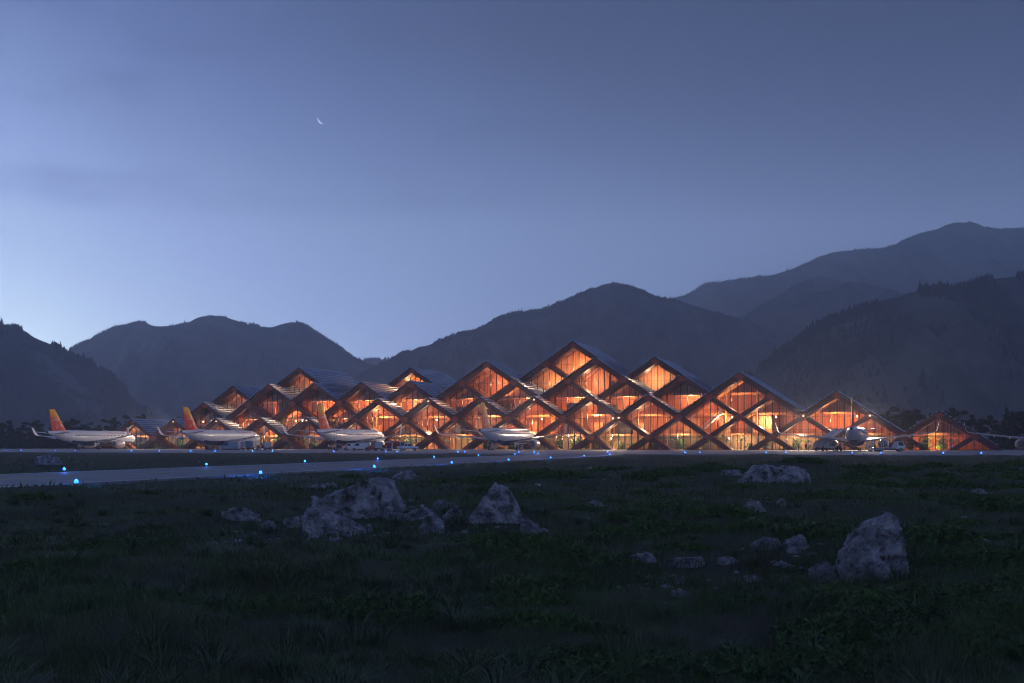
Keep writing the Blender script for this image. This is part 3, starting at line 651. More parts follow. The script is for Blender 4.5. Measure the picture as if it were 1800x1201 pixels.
def make_plane():
    root = empty('airliner')
    b = MB(); n = 28
    rings = [[(x, r*math.cos(a), zc+r*math.sin(a)*(1.0 if math.sin(a) > 0 else 1.02)) for a in [2*math.pi*k/n for k in range(n)]] for x, r, zc in FUS]
    b.loft(rings, mf=lambda f, v: 1 if (sum(v[i][2] for i in f)/4 < 2.55 and -12 < v[f[0]][0] < 17) else 0)
    b.build('fuselage', [m_fus, m_navy], root, True)
    bb = MB(); bb.loft([[(x, 1.5*s*math.cos(a), 2.15+.85*s*math.sin(a)) for a in [2*math.pi*k/16 for k in range(16)]] for x, s in ((6.2, .3), (4.6, .85), (2, 1.15), (-2, 1.2), (-4, .95), (-5.6, .3))])
    bb.build('belly_fairing', m_navy, root, True)
    MB().loft([[(x, r*math.cos(a), z+r*math.sin(a)) for a in [2*math.pi*k/14 for k in range(14)]] for x, r, z in ((-18.4, .31, 5.02), (-18.85, .26, 5.06), (-18.7, .18, 5.05))]).build('tail_exhaust', m_charcoal, root, True)
    f = MB()
    for_f = [(-10.2, 6.4, 5.35, .32), (-11.6, 5.4, 6.0, .36), (-15.75, 2.15, 11.76, .24)]
    f.loft([[(le-c*ch, t*th, z) for c, t in ((0, 0), (.08, .5), (.35, .8), (.7, .45), (1, .05), (1, -.05), (.7, -.45), (.35, -.8), (.08, -.5))] for le, ch, z, th in for_f])
    fin = f.build('tail_fin', m_fin, root, True)
    for s in (1, -1):
        w = MB()
        sec = [(4.9, 7.2, 1.2, 2.45, 1.0), (4.4, 6.6, 1.95, 2.55, .95), (2.1, 4.0, 6.3, 3.0, .5), (-3.6, 1.6, 16.6, 4.15, .22), (-4.1, 1.35, 17.15, 4.35, .18), (-4.6, 1.15, 17.45, 4.85, .14), (-5.7, .62, 17.85, 6.6, .08)]
        w.loft([airfoil(le, ch, s*y, z, th) for le, ch, y, z, th in sec[:4]])
        wg = w.build('wing', m_wing, root, True)
        def sh(le, ch, y, z, th): return [(p[0], s*(y+(p[2]-z)*1.0*k_), z+(p[2]-z)*(1-k_)) for p in airfoil(le, ch, 0, z, th)]
        k_ = 0; r0 = sh(*sec[3]); k_ = .35; r1 = sh(*sec[4]); k_ = .8; r2 = sh(*sec[5]); k_ = 1; r3 = sh(*sec[6])
        MB().loft([r0, r1, r2, r3]).build('winglet', m_white, wg, True)
        for y in (4.2, 8.4, 11.6):
            t = (y-1.95)/14.65; xq = 4.4-t*8-(6.6-5*t)*.8; zq = 2.55+t*1.6
            MB().loft([[(xq+dx, s*y+r_*math.cos(a)*.6, zq-.25+r_*math.sin(a)) for a in [2*math.pi*k/8 for k in range(8)]] for dx, r_ in ((1.6, .05), (.6, .26), (-.6, .24), (-1.6, .04))]).build('flap_fairing', m_wing, wg, True)
        e = MB(); y = s*5.75; zc = 1.62
        ring = lambda x, r: [(x, y+r*math.cos(a), zc+r*math.sin(a)) for a in [2*math.pi*k/24 for k in range(24)]]
        e.loft([ring(4.9, .84), ring(6.15, .90), ring(6.3, .99), ring(6.2, 1.08), ring(5.2, 1.2), ring(3.8, 1.19), ring(2.6, 1.02), ring(2.35, .86), ring(2.6, .62)], cap=False)
        en = e.build('engine', m_nac, root, True)
        MB().loft([ring(5.0, .86), ring(4.98, .3), ring(5.5, .02)], cap=True).build('fan', m_charcoal, en, True)
        MB().loft([ring(2.7, .66), ring(1.9, .5), ring(1.85, .42), ring(1.0, .1)]).build('exhaust_cone', m_steel, en, True)
        MB().loft([[(x0, y-.14, z0), (x1, y-.14, z0), (x1, y+.14, z0), (x0, y+.14, z0)] for x0, x1, z0 in ((2.2, 5.2, 2.72), (-.6, 2.6, 3.05))]).build('pylon', m_wing, en)
        h = MB(); h.loft([airfoil(le, ch, s*yy, z, th) for le, ch, yy, z, th in ((-12.9, 3.9, .4, 4.55, .34), (-13.4, 3.5, 1.1, 4.65, .3), (-16.4, 1.55, 6.2, 5.2, .12))])
        h.build('tailplane', m_wing, root, True)
        g = MB(); g.tube((-1.9, s*3.5, 2.5), (-1.9, s*3.8, .62), .16, .13, 10); g.tube((-1.9, s*2.3, 2.2), (-1.9, s*3.75, 1.1), .07, .07, 8); g.tube((-1.9, s*3.35, .6), (-1.9, s*4.25, .6), .09, .09, 8)
        gear = g.build('landing_gear', m_steel, root)
        for dy in (-.42, .42): wheel_part((-1.9, s*3.8+dy, .58), .58, .36, gear)
        MB().box(-3.0, -1.0, s*3.18-.03, s*3.18+.03, .75, 2.1).build('gear_door', m_white, gear)
    g = MB(); g.tube((10.9, 0, 2.2), (10.9, 0, .4), .12, .1, 10); g.tube((10.9, -.3, .4), (10.9, .3, .4), .06, .06, 8)
    gear = g.build('landing_gear', m_steel, root)
    for dy in (-.26, .26): wheel_part((10.9, dy, .38), .38, .22, gear)
    ck = MB()
    for s in (1, -1):
        ck.add([(17.25, s*.22, 4.62), (16.2, s*.24, 5.12), (15.9, s*.98, 4.88), (16.75, s*.92, 4.42)], [(0, 1, 2, 3)])
        ck.add([(16.68, s*1.0, 4.40), (15.85, s*1.06, 4.84), (15.0, s*1.46, 4.72), (15.5, s*1.52, 4.28)], [(0, 1, 2, 3)])
    ck.build('cockpit_window', m_glassd, root)
    for k, (y, ang) in enumerate(((-1, 1), (1, -1))):
        cu = bpy.data.curves.new('lettering', 'FONT'); cu.body = 'ROYAL BHUTAN AIRLINES'; cu.size = .62; cu.align_x = 'CENTER'
        tmp = bpy.data.objects.new('lettering', cu); C.objects.link(tmp); dg = bpy.context.evaluated_depsgraph_get(); dg.update()
        me = bpy.data.meshes.new_from_object(tmp.evaluated_get(dg)); bpy.data.objects.remove(tmp)
        for v in me.vertices:
            z = 4.85+v.co.y; yy = math.sqrt(max(.01, 1.985**2-(z-3.7)**2)); v.co = Vector((8.6+(v.co.x if y < 0 else -v.co.x), y*yy, z))
        me.materials.clear(); me.materials.append(m_red)
        lo = bpy.data.objects.new('lettering', me); C.objects.link(lo); lo.parent = root
    return root
def wheel_part(c, r, wd, parent, rim=True):
    b = MB(); n = 16
    ring = lambda y, q: [(c[0]+q*math.cos(a), c[1]+y, c[2]+q*math.sin(a)) for a in [2*math.pi*k/n for k in range(n)]]
    b.loft([ring(-wd/2, r*.86), ring(-wd/2*.7, r), ring(wd/2*.7, r), ring(wd/2, r*.86)])
    hub = [ring(-wd/2-.015, r*.5), ring(wd/2+.015, r*.5)]
    b.loft(hub, 1)
    return b.build('wheel', [m_tyre, m_steel], parent, True)
ANG = math.atan2(DW.y, DW.x)
plane = make_plane()
tails = [(88, 321), (323, 302), (559, 284), (846, 269), (1497, 242), (1862, 228)]
plab = ['airliner at the far left end of the row, standing clear of the terminal', 'second airliner from the left with bright lit cabin windows', 'third airliner from the left, with carts and a pickup by its right wing', 'airliner before the middle of the terminal with an engine showing at right', 'airliner on the right seen straight from behind with both wings spread', 'airliner cut off by the right edge, only its left wing in view']
for k, (px, Z) in enumerate(tails):
    o = plane if k == 0 else copy_tree(plane)
    p = at_d(px, Z)+DW*17.6; o.location = (p.x, p.y, .10); o.rotation_euler = (0, 0, ANG)
    tag(o, 'white '+plab[k], 'airliner', 'airliners parked nose in along the terminal')
    if k == 1:
        for ch in o.children:
            if ch.name.startswith('fuselage'):
                ch.material_slots[0].link = 'OBJECT'; ch.material_slots[0].material = m_fus_lit

# ------------------------------------------------------------------ ground vehicles
def wheels4(root, xs, y, r, wd=.26):
    for x in xs:
        for s in (-1, 1): wheel_part((x, s*y, r), r, wd, root)
def truck(kind, paint, load=None, L_=5.6, label='', name='service_truck', cat='truck'):
    root = empty(name, label=label, cat=cat); hw = 1.05; r = .43; fx = L_/2
    ch = MB(); ch.box(-fx, fx-.25, -.42, .42, .42, .68); ch.box(fx-.3, fx-.05, -hw*.95, hw*.95, .40, .68); ch.build('chassis', m_charcoal, root)
    cb_ = MB(); x0, x1 = fx-1.75, fx
    side = [(x0, .6), (x1, .6), (x1, 1.25), (x1-.42, 2.15), (x0, 2.2)]
    cb_.loft([[(x, -hw, z) for x, z in side], [(x, hw, z) for x, z in side]])
    cab = cb_.build('cab', paint, root)
    wn = MB()
    wn.add([(x1-.02+.02, -hw*.86, 1.31), (x1-.02+.02, hw*.86, 1.31), (x1-.375, hw*.86, 2.08), (x1-.375, -hw*.86, 2.08)], [(0, 1, 2, 3)])
    wn.build('windscreen', m_glassd, cab)
    for s in (-1, 1):
        MB().add([(x0+.35, s*(hw+.015), 1.30), (x1-.2, s*(hw+.015), 1.30), (x1-.50, s*(hw+.015), 2.02), (x0+.35, s*(hw+.015), 2.02)], [(0, 1, 2, 3)]).build('side_window', m_glassd, cab)
    wheels4(root, (fx-.85, -fx+.95), hw-.12, r)
    bx0, bx1 = -fx, x0-.12
    if kind == 'box': MB().bevbox(bx0, bx1, -1.12, 1.12, .72, 2.5, .08).build('cargo_box', load or m_white, root)
    if kind == 'tank':
        t = MB(); nn = 18
        ring = lambda x, q: [(x, 1.05*q*math.cos(a), 1.55+.78*q*math.sin(a)) for a in [2*math.pi*k/nn for k in range(nn)]]
        t.loft([ring(bx0, .8), ring(bx0+.18, 1), ring(bx1-.18, 1), ring(bx1, .8)])
        tk = t.build('tank', load or m_bluegrey, root, True)
        MB().box(bx0+.5, bx1-.5, -.3, .3, 2.3, 2.42).build('walkway', m_steel, tk)
    if kind == 'flat':
        MB().box(bx0, bx1, -1.1, 1.1, .70, .86).build('load_deck', m_white, root)
        MB().bevbox(bx1-.25, bx1-.1, -1.1, 1.1, .86, 1.5, .03).build('headboard', m_white, root)
    if kind == 'lift':
        MB().box(bx0, bx1, -1.1, 1.1, .70, .84).build('load_deck', m_steel, root)
        sc = MB()
        for s in (-.85, .85):
            sc.tube((bx0+.3, s, .9), (bx1-.3, s, 2.3), .07, .07, 6); sc.tube((bx1-.3, s*.9, .9), (bx0+.3, s*.9, 2.3), .07, .07, 6)
        sc.build('scissor_arm', m_steel, root)
        MB().box(bx0-.2, bx1, -1.1, 1.1, 2.32, 2.46).build('platform', m_white, root)
        rl = MB()
        for s in (-1.05, 1.05):
            rl.tube((bx0-.2, s, 3.4), (bx1, s, 3.4), .035, .035, 6)
            for q in range(5): x = bx0-.15+(bx1-bx0+.1)*q/4; rl.tube((x, s, 2.44), (x, s, 3.4), .03, .03, 6)
        rl.build('railing', m_white, root)
    if kind == 'stairs':
        st = MB(); n = 16; xa, za, xb, zb = bx0-.2, .95, fx+1.6, 4.6
        for s in (-.75, .75):
            st.hexa([(xa, s-.05, za-.35), (xb, s-.05, zb-.35), (xb, s+.05, zb-.35), (xa, s+.05, za-.35), (xa, s-.05, za+.15), (xb, s-.05, zb+.15), (xb, s+.05, zb+.15), (xa, s+.05, za+.15)])
        for q in range(n):
            x = xa+(xb-xa)*q/n; z = za+(zb-za)*q/n; st.box(x, x+(xb-xa)/n+.05, -.7, .7, z, z+.06)
        st.box(xb, xb+1.5, -.8, .8, zb-.1, zb+.1)
        so_ = st.build('boarding_stairs', m_white, root)
        pn = MB()
        for s in (-.8, .8):
            pn.hexa([(xa, s-.03, za+.1), (xb+1.5, s-.03, zb+.1), (xb+1.5, s+.03, zb+.1), (xa, s+.03, za+.1), (xa, s-.03, za+1.05), (xb+1.5, s-.03, zb+1.05), (xb+1.5, s+.03, zb+1.05), (xa, s+.03, za+1.05)])
        pn.build('side_panel', m_white, so_)
        sp_ = MB()
        for x in (-.8, 1.2):
            z = za+(zb-za)*(x-xa)/(xb-xa); sp_.tube((x, -.5, .7), (x, -.5, z), .09, .09, 8); sp_.tube((x, .5, .7), (x, .5, z), .09, .09, 8)
        sp_.build('support', m_steel, so_)
    for s in (-1, 1):
        MB().box(fx-.03, fx+.03, s*.78-.12, s*.78+.12, .72, .88).build('headlight', m_paint, cab)
    return root
def pickup(paint, label):
    root = empty('pickup_truck', label=label, cat='pickup truck'); hw = .92
    side = [(-2.6, .55), (2.6, .55), (2.62, 1.0), (1.5, 1.12), (.75, 1.78), (-.75, 1.8), (-.95, 1.15), (-2.6, 1.15)]
    b = MB(); b.loft([[(x, -hw, z) for x, z in side], [(x, -hw*1.0, z) for x, z in side][:0] or [(x, hw, z) for x, z in side]]); body = b.build('body', paint, root)
    for s in (-1, 1):
        MB().add([(1.25, s*(hw+.012), 1.16), (.68, s*(hw+.012), 1.70), (.06, s*(hw+.012), 1.71), (.06, s*(hw+.012), 1.16)], [(0, 1, 2, 3)]).build('side_window', m_glassd, body)
        MB().add([(-.05, s*(hw+.012), 1.16), (-.05, s*(hw+.012), 1.71), (-.68, s*(hw+.012), 1.72), (-.85, s*(hw+.012), 1.18)], [(0, 1, 2, 3)]).build('side_window', m_glassd, body)
        MB().box(2.60, 2.65, s*.68-.14, s*.68+.14, .78, .94).build('headlight', m_paint, body)
    MB().add([(1.46, -.8, 1.16), (1.46, .8, 1.16), (.8, .8, 1.76), (.8, -.8, 1.76)], [(0, 1, 2, 3)]).build('windscreen', m_glassd, body)
    wheels4(root, (1.65, -1.65), hw-.1, .38); return root
def van(paint, label, name='service_van', cat='van', L_=4.6, h=2.05):
    root = empty(name, label=label, cat=cat); hw = .95; f = L_/2
    side = [(-f, .45), (f, .45), (f, 1.0), (f-.75, 1.2), (f-1.35, h-.06), (-f+.1, h), (-f, h-.15)]
    b = MB(); b.loft([[(x, -hw, z) for x, z in side], [(x, hw, z) for x, z in side]]); body = b.build('body', paint, root)
    MB().add([(f-.76, -.82, 1.24), (f-.76, .82, 1.24), (f-1.3, .82, h-.14), (f-1.3, -.82, h-.14)], [(0, 1, 2, 3)]).build('windscreen', m_glassd, body)
    for s in (-1, 1):
        MB().add([(f-.95, s*(hw+.012), 1.22), (f-1.42, s*(hw+.012), h-.2), (f-2.2, s*(hw+.012), h-.2), (f-2.2, s*(hw+.012), 1.22)], [(0, 1, 2, 3)]).build('side_window', m_glassd, body)
        MB().box(f-.02, f+.03, s*.7-.13, s*.7+.13, .72, .9).build('headlight', m_paint, body)
    wheels4(root, (f-.85, -f+.85), hw-.1, .36); return root
def tug(paint, label):
    root = empty('baggage_tug', label=label, cat='tug'); hw = .75
    MB().bevbox(-1.3, 1.3, -hw, hw, .3, .85, .1).build('body', paint, root)
    MB().bevbox(-1.3, -.4, -hw, hw, .852, 1.0, .05).build('rear_deck', paint, root)
    MB().bevbox(-.5, -.05, -.45, .45, .86, 1.25, .06).build('seat', m_charcoal, root)
    c = MB()
    for x in (-.75, .55):
        for s in (-.65, .65): c.tube((x, s, .84), (x, s, 1.85), .04, .04, 6)
    c.box(-.85, .65, -.72, .72, 1.85, 1.93); c.build('canopy', paint, root)
    MB().tube((.35, 0, .84), (.15, 0, 1.25), .03, .03, 6).build('steering_column', m_charcoal, root)
    wheels4(root, (.8, -.8), hw-.08, .32, .2); return root
def cart(paint, load, label):
    root = empty('baggage_cart', label=label, cat='baggage cart')
    MB().box(-1.4, 1.4, -.8, .8, .42, .54).build('deck', m_steel, root)
    fr_ = MB()
    for x in (-1.35, 1.35):
        for s in (-.75, .75): fr_.box(x-.05, x+.05, s-.05, s+.05, .54, 1.9)
    fr_.box(-1.45, 1.45, -.85, .85, 1.9, 2.0); fr_.build('canopy_frame', paint, root)
    if load:
        MB().bevbox(-1.1, -.1, -.6, .6, .545, 1.35, .08).build('luggage', load, root)
        MB().bevbox(.05, 1.1, -.55, .6, .545, 1.1, .08).build('luggage', m_navy, root)
    MB().tube((1.4, 0, .45), (2.3, 0, .4), .035, .035, 6).build('tow_bar', m_steel, root)
    wheels4(root, (1.0, -1.0), .65, .24, .16); return root
def container(paint, label):
    root = empty('cargo_container', label=label, cat='cargo container')
    side = [(-.78, .62), (.5, .62), (1.0, 1.0), (1.0, 2.22), (-.78, 2.22)]
    MB().loft([[(x, -.98, z) for x, z in side], [(x, .98, z) for x, z in side]]).build('shell', paint, root)
    MB().box(-.85, 1.05, -1.02, 1.02, .44, .60).build('dolly', m_charcoal, root)
    MB().box(-.70, .88, -1.005, -.984, .75, 2.1).build('door', m_steel, root)
    wheels4(root, (.6, -.55), .8, .23, .16); return root
def put(o, px, Z, heading):                     # heading: degrees from pointing right in the photo
    p = at_d(px, Z); o.location = (p.x, p.y, .10); o.rotation_euler = (0, 0, R(heading)); return o
put(tug(m_orange, 'small orange tug under the tail of the second airliner'), 377, 300, 10)
put(van(m_bluegrey, 'blue grey service van under the wing of the second airliner', L_=5.0, h=2.2), 405, 294, 172)
put(truck('lift', m_white, L_=5.6, label='scissor lift truck behind the blue grey van', name='lift_truck'), 424, 303, 60)
put(truck('box', m_navy, m_bluegrey, 5.8, 'tall truck with a blue grey box body by the nose of the second airliner', 'box_truck'), 447, 300, 75)
put(cart(m_steel, m_orange, 'low baggage cart between the box truck and the red container'), 459, 297, 5)
put(container(m_red, 'red cargo container on a dolly right of the second airliner'), 471, 293, 0)
put(cart(m_charcoal, m_charcoal, 'dark baggage cart behind the workers under the third airliner'), 601, 288, 8)
put(van(m_white, 'short white van under the belly of the third airliner', L_=3.9, h=1.9), 616, 286, 175)
put(van(m_white, 'white van facing left below the wing of the third airliner', L_=4.8, h=2.0), 634, 279, 178)
put(tug(m_red, 'small red tug beside the third airliner wing tip'), 654, 277, 20)
put(container(m_bluegrey, 'blue grey cargo container left of the white framed cart'), 666, 277, 0)
put(cart(m_white, m_red, 'white framed baggage cart loaded with red luggage'), 680, 276, 0)
put(truck('tank', m_bluegrey, m_red, 5.6, 'dark red tank truck left of the white pickup', 'tank_truck'), 696, 283, 0)
put(pickup(m_white, 'white crew cab pickup truck parked right of the tank truck'), 717, 274, 3)
put(truck('stairs', m_white, None, 6.2, 'white boarding stairs truck at the left of the right airliner', 'stairs_truck'), 1450, 262, 42)
put(cart(m_white, None, 'empty white baggage cart behind the flatbed truck'), 1540, 238, 0)
put(truck('flat', m_white, None, 6.6, 'white flatbed truck under the right wing of the right airliner', 'flatbed_truck'), 1561, 240, 0)

# ------------------------------------------------------------------ people
def person_mesh(key, top, legs, stride, hair=True):
    me = bpy.data.meshes.new('person'); 
    pts = [((0, 0, .95), .135), ((0, 0, 1.12), .125), ((.0, 0, 1.32), .15), ((.01, 0, 1.47), .075), ((.02, 0, 1.56), .065), ((.03, 0, 1.66), .095), ((.02, 0, 1.74), .075)]
    ed = [(k, k+1) for k in range(6)]; V = [p for p, _ in pts]; RD = [r for _, r in pts]
    def chain(start, seq):
        a = start
        for p, r in seq: V.append(p); RD.append(r); ed.append((a, len(V)-1)); a = len(V)-1
    for s in (1, -1):
        st = stride*s
        chain(0, [((0, s*.10, .88), .105), ((st*.5, s*.11, .50), .068), ((st*.9-.05, s*.11, .10), .048), ((st*.9+.12, s*.12, .045), .04)])
        chain(2, [((0, s*.21, 1.38), .075), ((-st*.35, s*.26, 1.12), .052), ((-st*.55+.08, s*.25, .88), .040), ((-st*.55+.12, s*.25, .79), .035)])
    me.from_pydata(V, ed, []); o = bpy.data.objects.new('person', me); C.objects.link(o)
    sk = o.modifiers.new('skin', 'SKIN'); sub = o.modifiers.new('sub', 'SUBSURF'); sub.levels = 1; sub.render_levels = 1
    for k, r in enumerate(RD): me.skin_vertices[0].data[k].radius = (r, r)
    me.skin_vertices[0].data[0].use_root = True
    dg = bpy.context.evaluated_depsgraph_get(); dg.update(); m2 = bpy.data.meshes.new_from_object(o.evaluated_get(dg)); bpy.data.objects.remove(o)
    m2.materials.clear()
    for m in (top, legs, m_skin, m_hair): m2.materials.append(m)
    for p in m2.polygons:
        c = p.center; k = 0
        if c.z < .93 and abs(c.y) < .19: k = 1
        if c.z < .07: k = 3
        if c.z > 1.50: k = 2
        if c.z > 1.70 or (c.z > 1.6 and c.x < 0): k = 3
        if c.z < .86 and abs(c.y) > .2: k = 2
        p.material_index = k; p.use_smooth = True
    return m2
m_shirt = mat('white shirt', (.72, .72, .74), .8, var=.1); m_suit = mat('dark cloth', (.03, .035, .05), .8, var=.2); m_vest = mat('orange vest', (.7, .22, .03), .7, var=.1)
m_denim = mat('blue cloth', (.06, .10, .22), .8, var=.2); m_tan = mat('tan cloth', (.34, .22, .13), .8, var=.2)
pm = {'white shirt and dark trousers': person_mesh('a', m_shirt, m_suit, .0), 'dark suit': person_mesh('b', m_suit, m_suit, .2), 'orange vest and blue trousers': person_mesh('c', m_vest, m_denim, .12), 'blue jacket and tan trousers': person_mesh('d', m_denim, m_tan, .22), 'tan coat and dark trousers': person_mesh('e', m_tan, m_suit, .16)}
pk = list(pm)
people = [(578, 281, 0, 'leftmost below the third airliner tail'), (583, 283, 2, 'second below the third airliner tail'), (588, 280, 0, 'third below the third airliner tail'), (593, 284, 1, 'just left of the dark baggage cart'), (608, 282, 2, 'between dark cart and short white van'), (645, 276, 0, 'between white van and red tug'),
          (1378, 259, 1, 'leftmost below the right airliner wing tip'), (1381, 261, 3, 'second below the right airliner wing tip'), (1386, 258, 4, 'third below the right airliner wing tip'), (1395, 259, 3, 'fourth below the right airliner wing tip'), (1404, 262, 4, 'midway from wing tip to stairs truck'), (1416, 258, 1, 'left one of three behind the stairs truck'), (1421, 259, 0, 'middle one of three behind the stairs truck'), (1425, 260, 1, 'right one of three behind the stairs truck'),
          (1469, 250, 0, 'left of two by the right airliner engine'), (1475, 251, 4, 'right of two by the right airliner engine'), (1523, 243, 0, 'right of the right airliner nose wheel'), (1528, 245, 2, 'beside the empty white baggage cart')]
for px, Z, k, lab in people:
    o = bpy.data.objects.new('person', pm[pk[k]]); C.objects.link(o); p = at_d(px, Z); o.location = (p.x, p.y, .10); o.rotation_euler = (0, 0, random.uniform(0, 6.28))
    tag(o, 'person in %s, %s' % (pk[k], lab), 'person', 'people on the apron')

# ------------------------------------------------------------------ plants inside and trees outside
def palm_proto(h, nf, seed):
    rd = random.Random(seed); root = empty('palm')
    t = MB(); pr = None; lean = rd.uniform(-.15, .15)
    rings = []
    for k in range(7):
        z = h*k/6; r = .16*(1-.35*k/6); rings.append([(lean*(k/6)**2*h*.3+r*math.cos(a), r*math.sin(a), z) for a in [2*math.pi*q/8 for q in range(8)]])
    t.loft(rings); t.build('trunk', m_bark, root, True)
    c = MB(); tx_ = lean*h*.3
    for q in range(nf):
        a = 2*math.pi*q/nf+rd.uniform(-.2, .2); up = rd.uniform(.5, 1.2); ln = rd.uniform(1.5, 2.3)*min(1, h/3+.35)
        prev = None
        for k in range(9):
            s = k/8; x = ln*s*math.cos(up*.6)*1.0; z = ln*(s*math.sin(up)-.95*s*s*.9)
            p = Vector((tx_+math.cos(a)*x, math.sin(a)*x, h+z))
            if k:
                side = Vector((-math.sin(a), math.cos(a), 0)); l = .55*math.sin(math.pi*min(1, s*.9+.1))+.1; d = (p-prev).normalized()
                for sg in (-1, 1):
                    tip = p+side*sg*l*.8+d*l*.55-Vector((0, 0, l*.35))
                    c.add([p-d*.07, p+d*.07, tip], [(0, 1, 2)])
                    m_ = (p+prev)/2; tip2 = m_+side*sg*l*.8+d*l*.55-Vector((0, 0, l*.3)); c.add([m_-d*.07, m_+d*.07, tip2], [(0, 1, 2)])
            prev = p
    c.build('crown', m_leaf, root); return root
def shrub_proto(name, h, w, n, seed, leafm, stems=6, ls=.28):
    rd = random.Random(seed); root = empty(name); t = MB(); c = MB()
    for q in range(stems):
        a = rd.uniform(0, 6.28); r = w*.45*rd.random(); top = Vector((math.cos(a)*r, math.sin(a)*r, h*rd.uniform(.6, .95))); b0 = Vector((math.cos(a)*.12, math.sin(a)*.12, 0))
        t.tube(b0, top, .05, .02, 5)
        for k in range(n//stems):
            s = rd.uniform(.15, 1.0); p = b0.lerp(top, s)+Vector((rd.gauss(0, w*.17), rd.gauss(0, w*.17), rd.gauss(0, h*.06)))
            d = Vector((rd.gauss(0, 1), rd.gauss(0, 1), rd.gauss(-.1, .7))).normalized(); sd_ = d.cross(Vector((rd.gauss(0, 1), rd.gauss(0, 1), rd.gauss(0, 1)))).normalized(); l = ls*rd.uniform(.6, 1.4)
            c.add([p, p+d*l*.5+sd_*l*.2, p+d*l, p+d*l*.5-sd_*l*.2], [(0, 1, 2, 3)])
    t.build('stem', m_bark, root); c.build('foliage', leafm, root); return root
protos = [palm_proto(3.0, 12, 1), palm_proto(2.2, 11, 2), shrub_proto('bamboo', 3.9, 2.4, 620, 3, m_leaf, 12, .5), shrub_proto('potted_shrub', 1.9, 2.4, 480, 4, m_leaf, 8, .4)]
cats = ['palm', 'palm', 'bamboo', 'shrub']; used = [False]*4
desc = ['tall palm', 'short palm', 'clump of bamboo', 'leafy green shrub']
spots = []
for i in np.arange(-8.7, 5.9, .2):
    if 4.6 < i < 5.05: continue
    spots.append(float(i+random.uniform(-.09, .09)))
ORD = ['first', 'second', 'third', 'fourth', 'fifth', 'sixth', 'seventh', 'eighth', 'ninth', 'tenth', 'eleventh', 'twelfth', 'thirteenth', 'fourteenth', 'fifteenth', 'sixteenth', 'seventeenth', 'eighteenth', 'nineteenth', 'twentieth', 'twenty first', 'twenty second', 'twenty third', 'twenty fourth', 'twenty fifth', 'twenty sixth', 'twenty seventh', 'twenty eighth', 'twenty ninth', 'thirtieth']
cnt = [0]*4
for n_, i in enumerate(spots):
    k = random.choices((0, 1, 2, 3), (3, 2, 5, 3))[0]
    w_ = random.uniform(3.4, 7.0)
    if pfront(i*U) < 3.6 and k in (0, 2): k = 3
    o = protos[k] if not used[k] else copy_tree(protos[k]); used[k] = True
    o.location = tw(i*U, w_, .14); s = random.uniform(.85, 1.25); o.scale = (s, s, s); o.rotation_euler = (0, 0, random.uniform(0, 6.28))
    tag(o, '%s behind the ground floor glass, %s of its kind from the left' % (desc[k], ORD[min(cnt[k], 29)]), cats[k], 'plants behind the ground floor glass'); cnt[k] += 1
o = shrub_proto('round_shrub', 4.4, 4.2, 1500, 9, m_leaf, 10, .34); o.location = tw(5.52*U, 4.3, .14)
tag(o, 'large round shrub lit from below inside the rightmost gable', 'shrub')
lamp(5.46*U, 2.7, .7, 1000, (1, .78, .3), .2)

def tree_proto(kind, h, seed):
    rd = random.Random(seed); root = empty('tree' if kind != 'conifer' else 'conifer_tree'); t = MB(); c = MB(); tips = []
    def limb(a, b, r0, r1):
        prev = None; n = 4; pts = [a.lerp(b, k/n)+Vector((rd.gauss(0, .04), rd.gauss(0, .04), 0))*(b-a).length*(0 < k < n) for k in range(n+1)]
        for k in range(n): t.tube(pts[k], pts[k+1], r0+(r1-r0)*k/n, r0+(r1-r0)*(k+1)/n, 6)
    top = Vector((rd.gauss(0, .3), rd.gauss(0, .3), h*.93)); limb(Vector((0, 0, -.2)), top, h*.022, h*.005)
    nb = 16 if kind != 'conifer' else 46
    for q in range(nb):
        s = rd.uniform(.22, .95) if kind != 'conifer' else .12+.86*q/nb; a = rd.uniform(0, 6.28)
        if kind == 'conifer': ln = h*.24*(1.02-s)*rd.uniform(.7, 1.25); dz = -.12*ln
        else: ln = h*rd.uniform(.14, .34)*(1.15-.6*s); dz = ln*rd.uniform(.15, .7)
        p0 = Vector((top.x*s, top.y*s, h*.93*s)); p1 = p0+Vector((math.cos(a)*ln, math.sin(a)*ln, dz)); limb(p0, p1, h*.007, h*.002); tips.append((p0, p1, ln))
    for p0, p1, ln in tips:
        m = 5 if kind != 'conifer' else 3
        for q in range(m):
            cc = p0.lerp(p1, rd.uniform(.45, 1.05)); rad = ln*rd.uniform(.22, .42) if kind != 'conifer' else ln*.25+.1
            for k in range(44 if kind != 'conifer' else 20):
                d = Vector((rd.gauss(0, 1), rd.gauss(0, 1), rd.gauss(0, .7))); d = d.normalized()*rad*rd.random()**.4; p = cc+d; l = h*.045*rd.uniform(.6, 1.3)
                v1 = Vector((rd.gauss(0, 1), rd.gauss(0, 1), rd.gauss(0, 1))).normalized(); v2 = v1.cross(Vector((rd.gauss(0, 1), rd.gauss(0, 1), rd.gauss(0, 1)))).normalized()
                c.add([p-v1*l*.5, p+v2*l*.3, p+v1*l*.5, p-v2*l*.3], [(0, 1, 2, 3)])
    t.build('trunk', m_bark, root); c.build('crown', m_leaf2, root); return root
tp = [tree_proto('broad', 9, 21), tree_proto('broad', 9, 22), tree_proto('broad', 9, 23), tree_proto('conifer', 10, 24)]
tused = [False]*4
